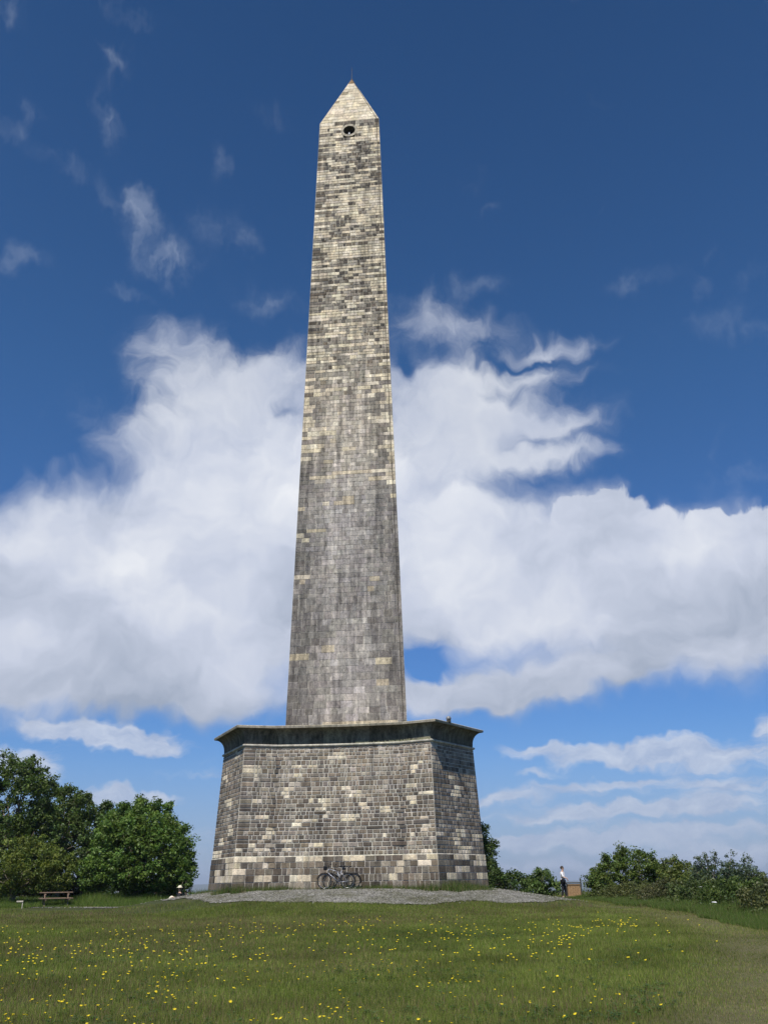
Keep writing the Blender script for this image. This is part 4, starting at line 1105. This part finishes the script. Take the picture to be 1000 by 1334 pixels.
# ------------------------------------------------------------------ bicycles
def bicycle(label, loc, rz, lean, frame_m, basket):
    root = empty('bicycle', loc, label, 'bicycle', 'bicycles leaning at the foot of the plinth', rz); root.rotation_euler = (lean, 0, rz); root.scale = (.94, .94, .94)
    Rw = .335; xb, xf = -.53, .53
    hub = lambda x: (x, 0, Rw)
    for x in (xb, xf):
        w = empty('wheel', (0, 0, 0), None, None); w.parent = root
        t = MB(); t.ring(hub(x), Rw-.02, .021, 36, 7); t.build('tyre', M_RUB, w, True)
        t = MB(); t.ring(hub(x), Rw-.048, .010, 36, 6); t.build('rim', M_STEEL, w, True)
        t = MB()
        for j in range(20):
            a = 2*math.pi*j/20; t.tube([(x, .02*(-1)**j, Rw), (x+(Rw-.05)*math.cos(a), 0, Rw+(Rw-.05)*math.sin(a))], .0022, 4)
        t.tube([(x, -.05, Rw), (x, .05, Rw)], .022, 8); t.build('spokes', M_STEEL, w)
    f = MB(); bb = Vector((-.10, 0, .30)); st = Vector((-.27, 0, .78)); ht = Vector((.33, 0, .86)); hb = Vector((.37, 0, .70)); rh = Vector(hub(xb))
    f.tube([bb, hb], .024, 8); f.tube([bb, st], .017, 8); f.tube([st*.8+bb*.2, ht], .016, 8); f.tube([ht, hb], .022, 8)
    for s in (-.045, .045):
        f.tube([bb+Vector((0, s, 0)), rh+Vector((0, s, 0))], .010, 6); f.tube([st*.85+bb*.15+Vector((0, s*.4, 0)), rh+Vector((0, s, 0))], .008, 6)
    f.build('frame', frame_m, root, True)
    f = MB()
    for s in (-.045, .045): f.tube([hb+Vector((.0, s, -.02)), Vector((.45, s, .5)), Vector(hub(xf))+Vector((0, s, 0))], .012, 6)
    f.tube([hb+Vector((0, -.05, -.01)), hb+Vector((0, .05, -.01))], .016, 6); f.build('fork', M_BLACK, root, True)
    f = MB(); f.tube([ht, ht+Vector((-.02, 0, .12))], .014, 8)
    f.tube([(.25, -.29, 1.0), (.29, -.22, 1.02), (.32, 0, .99), (.29, .22, 1.02), (.25, .29, 1.0)], .012, 7)
    h = f.build('handlebar', M_BLACK, root, True)
    f = MB()
    for s in (-1, 1): f.tube([(.245, s*.30, 1.0), (.28, s*.21, 1.015)], .018, 7)
    f.build('grip', M_RUB, h, True)
    f = MB(); f.ell((-.33, 0, .97), (.14, .075, .035), 12, 7); f.ell((-.22, 0, .965), (.10, .03, .025), 10, 6); f.build('saddle', M_BLACK, root, True)
    f = MB(); f.tube([st*.9+bb*.1, (-.32, 0, .95)], .013, 7); f.build('seat_post', M_STEEL, root, True)
    f = MB(); f.ring((bb.x, -.05, bb.z), .095, .006, 26, 5)
    f.ring((xb, -.05, Rw), .04, .008, 18, 5)
    f.tube([(bb.x, -.05, bb.z+.095), (xb, -.05, Rw+.04)], .005, 4); f.tube([(bb.x, -.05, bb.z-.095), (xb, -.05, Rw-.04)], .005, 4); f.build('chain', M_STEEL, root)
    for s in (-1, 1):
        f = MB(); e = bb+Vector((s*.13, s*.08, -s*.11)); f.tube([bb+Vector((0, s*.07, 0)), e], .010, 6); f.box(e.x, e.y+s*.05, e.z, .09, .08, .022); f.build('crank', M_BLACK, root)
    for x, r0, r1 in ((xf, 15, 150), (xb, 25, 190)):
        f = MB(); pp = [(x+(Rw+.025)*math.cos(R(a)), 0, Rw+(Rw+.025)*math.sin(R(a))) for a in np.linspace(r0, r1, 14)]
        f.tube(pp, .018, 5); f.build('mudguard', M_BLACK, root, True)
    f = MB()
    for s in (-.06, .06): f.tube([(-.36, s, .73), (-.78, s, .73), (xb, s, Rw)], .006, 5); 
    for q in (-.42, -.55, -.68, -.78): f.tube([(q, -.06, .73), (q, .06, .73)], .006, 5)
    f.build('rear_rack', M_BLACK, root)
    if basket:
        f = MB(); f.ell((-.10, -.0, .62), (.035, .035, .10), 10, 8, None, Matrix.Rotation(.35, 3, 'Y')); f.build('water_bottle', M_WHITE, root, True)
        f = MB(); f.box(.47, 0, .90, .16, .24, .17); f.build('handlebar_bag', M_BLACK, root, bevel=.02)
        f = MB(); f.box(-.37, 0, .86, .15, .10, .09); f.build('saddle_bag', M_BLACK, root, bevel=.02)
    return root
pw = at(438, 1158, 40.2)
bicycle('front bicycle leaning on the wall, grey frame with black handlebar bag and white bottle', (pw.x, 40.03, zf(pw.x, 40.03)+.02), TH+math.pi, R(-9), M_SILV, True)
pw2 = at(445, 1158, 40.3)
bicycle('rear bicycle between the front bicycle and the wall, all black', (pw2.x, 40.26, zf(pw2.x, 40.26)+.02), TH+math.pi+R(10), R(-15), M_BLACK, False)

# ------------------------------------------------------------------ picnic table
def picnic():
    p = at(71, 1182, 52); x, y = p.x, 52; t = empty('picnic_table', (x, y, zf(x, y)), 'weathered timber picnic table with attached benches on the grass at the left', 'picnic table', rz=R(24))
    L = 1.7
    f = MB()
    for k in range(5): f.box(0, -.30+.15*k, .73+rnd.uniform(-.003, .003), L, .138, .045)
    f.build('tabletop', M_WOOD, t, bevel=.006)
    for s in (-1, 1):
        f = MB(); 
        for k in (-.075, .075): f.box(0, s*.68+k, .44, L, .138, .045)
        f.build('bench', M_WOOD, t, bevel=.006)
    for s in (-1, 1):
        f = MB(); X = s*.60
        for q in (-1, 1):
            a = Vector((X, q*.28, .70)); b = Vector((X, q*.70, .0)); d = (b-a); M = Matrix.Rotation(math.atan2(d.y, -d.z), 3, 'X')
            c = (a+b)/2; f.box(c.x, c.y, c.z, .05, .10, d.length, M)
        f.box(X+.05, 0, .39, .05, 1.62, .10); f.box(X+.05, 0, .66, .05, .70, .09)
        f.build('leg_frame', M_WOOD, t, bevel=.005)
picnic()
# finger post at the far left
p = at(30, 1173, 50); t = empty('finger_post', (p.x, 50, zf(p.x, 50)), 'low bleached timber post with one arm pointing left, at the far left under the bush', 'signpost', rz=R(8))
f = MB(); f.box(0, 0, .17, .04, .04, .42); f.build('post', M_PALEW, t, bevel=.008)
f = MB(); f.box(-.14, -.03, .34, .34, .02, .07); f.build('sign_arm', M_PALEW, t, bevel=.006)

# ------------------------------------------------------------------ timber bin housing by the standing person
p = at(748, 1171, 56); t = empty('litter_bin', (p.x, 56, zf(p.x, 56)), 'square brown timber litter bin housing with dark lid next to the standing person', 'bin', rz=R(-4))
f = MB()
for k in range(5): f.box(-.28+.14*k, -.26, .42, .132, .03, .70)
for k in range(4): f.box(-.365, -.17+.13*k, .42, .03, .12, .70); f.box(.365, -.17+.13*k, .42, .03, .12, .70)
for k in range(5): f.box(-.28+.14*k, .27, .42, .132, .03, .70)
f.build('slatted_side', M_BOARD, t, bevel=.004)
f = MB(); f.box(0, -.285, .74, .74, .03, .07); f.box(0, -.285, .11, .74, .03, .07); f.build('rail', M_BOARD, t, bevel=.004)
f = MB(); f.box(0, 0, .835, .86, .68, .05); f.build('lid', M_DKW, t, bevel=.01)
for s, h in ((-1, .84), (1, 1.08)):
    f = MB(); f.box(s*.42, -.24, h/2-.03, .06, .07, h); f.build('corner_post', M_DKW, t, bevel=.006)

# ------------------------------------------------------------------ people
def skin(name, J, E_, m, parent, root='pelvis', sub=2):
    me = bpy.data.meshes.new(name); ks = list(J); ix = {k: i for i, k in enumerate(ks)}
    me.from_pydata([J[k][:3] for k in ks], [(ix[a], ix[b]) for a, b in E_], [])
    o = link(name, me, m, parent)
    o.modifiers.new('skin', 'SKIN').use_smooth_shade = True
    if not me.skin_vertices: me.skin_vertices.new()
    for i, k in enumerate(ks):
        r = J[k][3]; rr = r if hasattr(r, '__len__') else (r, r)
        me.skin_vertices[0].data[i].radius = rr; me.skin_vertices[0].data[i].use_root = (k == root)
    s = o.modifiers.new('sub', 'SUBSURF'); s.levels = sub; s.render_levels = sub
    return o
def hand(J, E_, wrist, k, fwd, side, curl):
    """palm, four unequal fingers and a thumb growing from the wrist joint"""
    w = Vector(J[wrist][:3]); fwd = Vector(fwd).normalized(); side = Vector(side).normalized(); cv = Vector(curl).normalized()
    pm = w+fwd*.06; J['palm'+k] = (*pm, .024); E_.append((wrist, 'palm'+k))
    for i, (off, ln) in enumerate(((-.028, .070), (-.010, .082), (.010, .076), (.028, .058))):
        a = w+fwd*.09+side*off; b = a+fwd*ln*.5+cv*.006; c = b+fwd*ln*.38+cv*.022
        for q, pt, r in (('a', a, .009), ('b', b, .008), ('c', c, .007)): J['f%d%s%s' % (i, q, k)] = (*pt, r)
        E_ += [('palm'+k, 'f%da%s' % (i, k)), ('f%da%s' % (i, k), 'f%db%s' % (i, k)), ('f%db%s' % (i, k), 'f%dc%s' % (i, k))]
    a = w+fwd*.035-side*.030; b = a+fwd*.032-side*.018+cv*.012
    J['ta'+k] = (*a, .010); J['tb'+k] = (*b, .008); E_ += [('palm'+k, 'ta'+k), ('ta'+k, 'tb'+k)]
def person(label, loc, rz, seated, shirt_m, legs_m, hat=False):
    root = empty('person', loc, label, 'person', rz=rz)
    J = {'pelvis': (0, 0, .95, .125), 'waist': (.005, 0, 1.08, .115), 'chest': (.01, 0, 1.28, .135), 'upper': (0, 0, 1.41, .10), 'neck': (.015, 0, 1.50, .052),
         'jaw': (.035, 0, 1.575, .062), 'skull': (.02, 0, 1.66, .088), 'crown': (.005, 0, 1.70, .075), 'brow': (.085, 0, 1.64, .03), 'nose': (.125, 0, 1.615, .012), 'chin': (.095, 0, 1.555, .022)}
    E_ = [('pelvis', 'waist'), ('waist', 'chest'), ('chest', 'upper'), ('upper', 'neck'), ('neck', 'jaw'), ('jaw', 'skull'), ('skull', 'crown'), ('skull', 'brow'), ('brow', 'nose'), ('jaw', 'chin')]
    for s, k in ((1, 'L'), (-1, 'R')):
        J['ear'+k] = (.01, s*.092, 1.625, .014); E_.append(('skull', 'ear'+k))
        J['sh'+k] = (0, s*.17, 1.40, .058)
        if seated:
            J['hip'+k] = (.03, s*.09, .90, .088); J['knee'+k] = (.42, s*.13, 1.28-.10*(s > 0), .06); J['ank'+k] = (.72, s*.12, .90, .04); J['toe'+k] = (.88, s*.13, .90, .03)
            J['el'+k] = (.12, s*.24, 1.15, .042); J['wr'+k] = (.36, s*.16, 1.24, .028)
            fw_ = (.9, 0, -.3)
        else:
            st = .10*s
            J['hip'+k] = (0, s*.09, .90, .09); J['knee'+k] = (.03+st*.5, s*.10, .50, .06); J['ank'+k] = (st, s*.10, .09, .04); J['toe'+k] = (st+.16, s*.11, .04, .032)
            J['el'+k] = (-.03+.10*(s < 0), s*.235, 1.14, .042); J['wr'+k] = (.30 if s < 0 else .02, s*.20, 1.08 if s < 0 else .89, .028)
            fw_ = (.25, 0, -1)
        E_ += [('pelvis', 'hip'+k), ('hip'+k, 'knee'+k), ('knee'+k, 'ank'+k), ('ank'+k, 'toe'+k), ('upper', 'sh'+k), ('sh'+k, 'el'+k), ('el'+k, 'wr'+k)]
        hand(J, E_, 'wr'+k, k, fw_, (1, 0, .25), (0, -s, 0))
    dz = -.90 if seated else 0
    if seated:
        for k in list(J): v = J[k]; J[k] = (v[0], v[1], v[2]+dz+.09, v[3])
    body = skin('body', J, E_, M_SKIN, root)
    def sub_(keys, grow, over=None):
        Q = {k: (*J[k][:3], J[k][3]+grow) for k in keys}
        if over: Q.update(over)
        return Q, [e for e in E_ if e[0] in Q and e[1] in Q]
    Q, E2 = sub_(['pelvis', 'waist', 'chest', 'upper', 'shL', 'shR', 'elL', 'elR'], .018)
    if over_hem := (not seated):
        Q['pelvis'] = (0, 0, .88, .165)
    skin('shirt', Q, E2, shirt_m, root, 'chest')
    Q, E2 = sub_(['pelvis', 'hipL', 'hipR', 'kneeL', 'kneeR', 'ankL', 'ankR'], .017)
    skin('trousers', Q, E2, legs_m, root)
    for k in 'LR':
        a, b = J['ank'+k], J['toe'+k]
        f = MB(); c = ((a[0]+b[0])/2+.01, a[1], b[2]+.005); f.ell(c, (.14, .05, .045), 12, 7); f.build('shoe', M_BLACK if not seated else M_PALEC, root, True)
    z0 = J['skull'][2]; x0 = J['skull'][0]
    f = MB(); i0 = len(f.v); f.ell((x0-.022, 0, z0+.028), (.108, .100, .098), 16, 10)
    f.build('hair', M_HAIR, root, True)
    f = MB()
    for s in (-1, 1): f.ell((x0+.092, s*.034, z0-.022), (.012, .014, .009), 8, 6)
    f.build('eye', M_DARK, root, True)
    if hat:
        f = MB(); f.ell((x0, 0, z0+.085), (.115, .11, .085), 16, 8); f.ell((x0+.01, 0, z0+.055), (.19, .18, .016), 20, 6); f.build('sun_hat', M_PALEC, root, True)
    return root
p = at(735, 1171, 57)
per = person('standing person in white top and black trousers just left of the timber bin', (p.x, 57, zf(p.x, 57)), R(-20), False, M_SHIRT, M_TROU)
# shoulder bag hangs from the person: own thing
bg = empty('shoulder_bag', (p.x-.04, 56.74, zf(p.x, 57)+.90), "dark shoulder bag hanging at the standing person's side", 'bag')
f = MB(); f.box(0, 0, .06, .17, .08, .20); f.build('pouch', M_BLACK, bg, bevel=.025)
f = MB(); f.tube([(-.08, .02, .2), (-.05, .04, .42), (0, .10, .56), (.06, .12, .50), (.07, .05, .2)], .016, 6); f.build('strap', M_BLACK, bg, True)
p = at(231.5, 1170, 52)
person('seated person in pale hat, dark top and pale trousers by the big round tree', (p.x+.1, 52, zf(p.x, 52)), R(200), True, M_TROU, M_PALEC, True)
# ------------------------------------------------------------------ haze: one even box of air round everything
def haze():
    mb = MB(); S = 11500; mb.box(0, 0, (-230+62)/2, 2*S, 2*S, 292)
    M = bpy.data.materials.new('pale air'); M.use_nodes = True; nt = M.node_tree; nt.nodes.clear()
    o_ = nt.nodes.new('ShaderNodeOutputMaterial'); v = nt.nodes.new('ShaderNodeVolumePrincipled')
    v.inputs['Color'].default_value = (.75, .85, 1, 1); v.inputs['Density'].default_value = .00012; v.inputs['Anisotropy'].default_value = .2
    nt.links.new(v.outputs[0], o_.inputs['Volume'])
    o = mb.build('haze', M); o['kind'] = 'stuff'
    tag(o, 'thin pale air that turns the far land beyond the hill blue', 'haze')
haze()
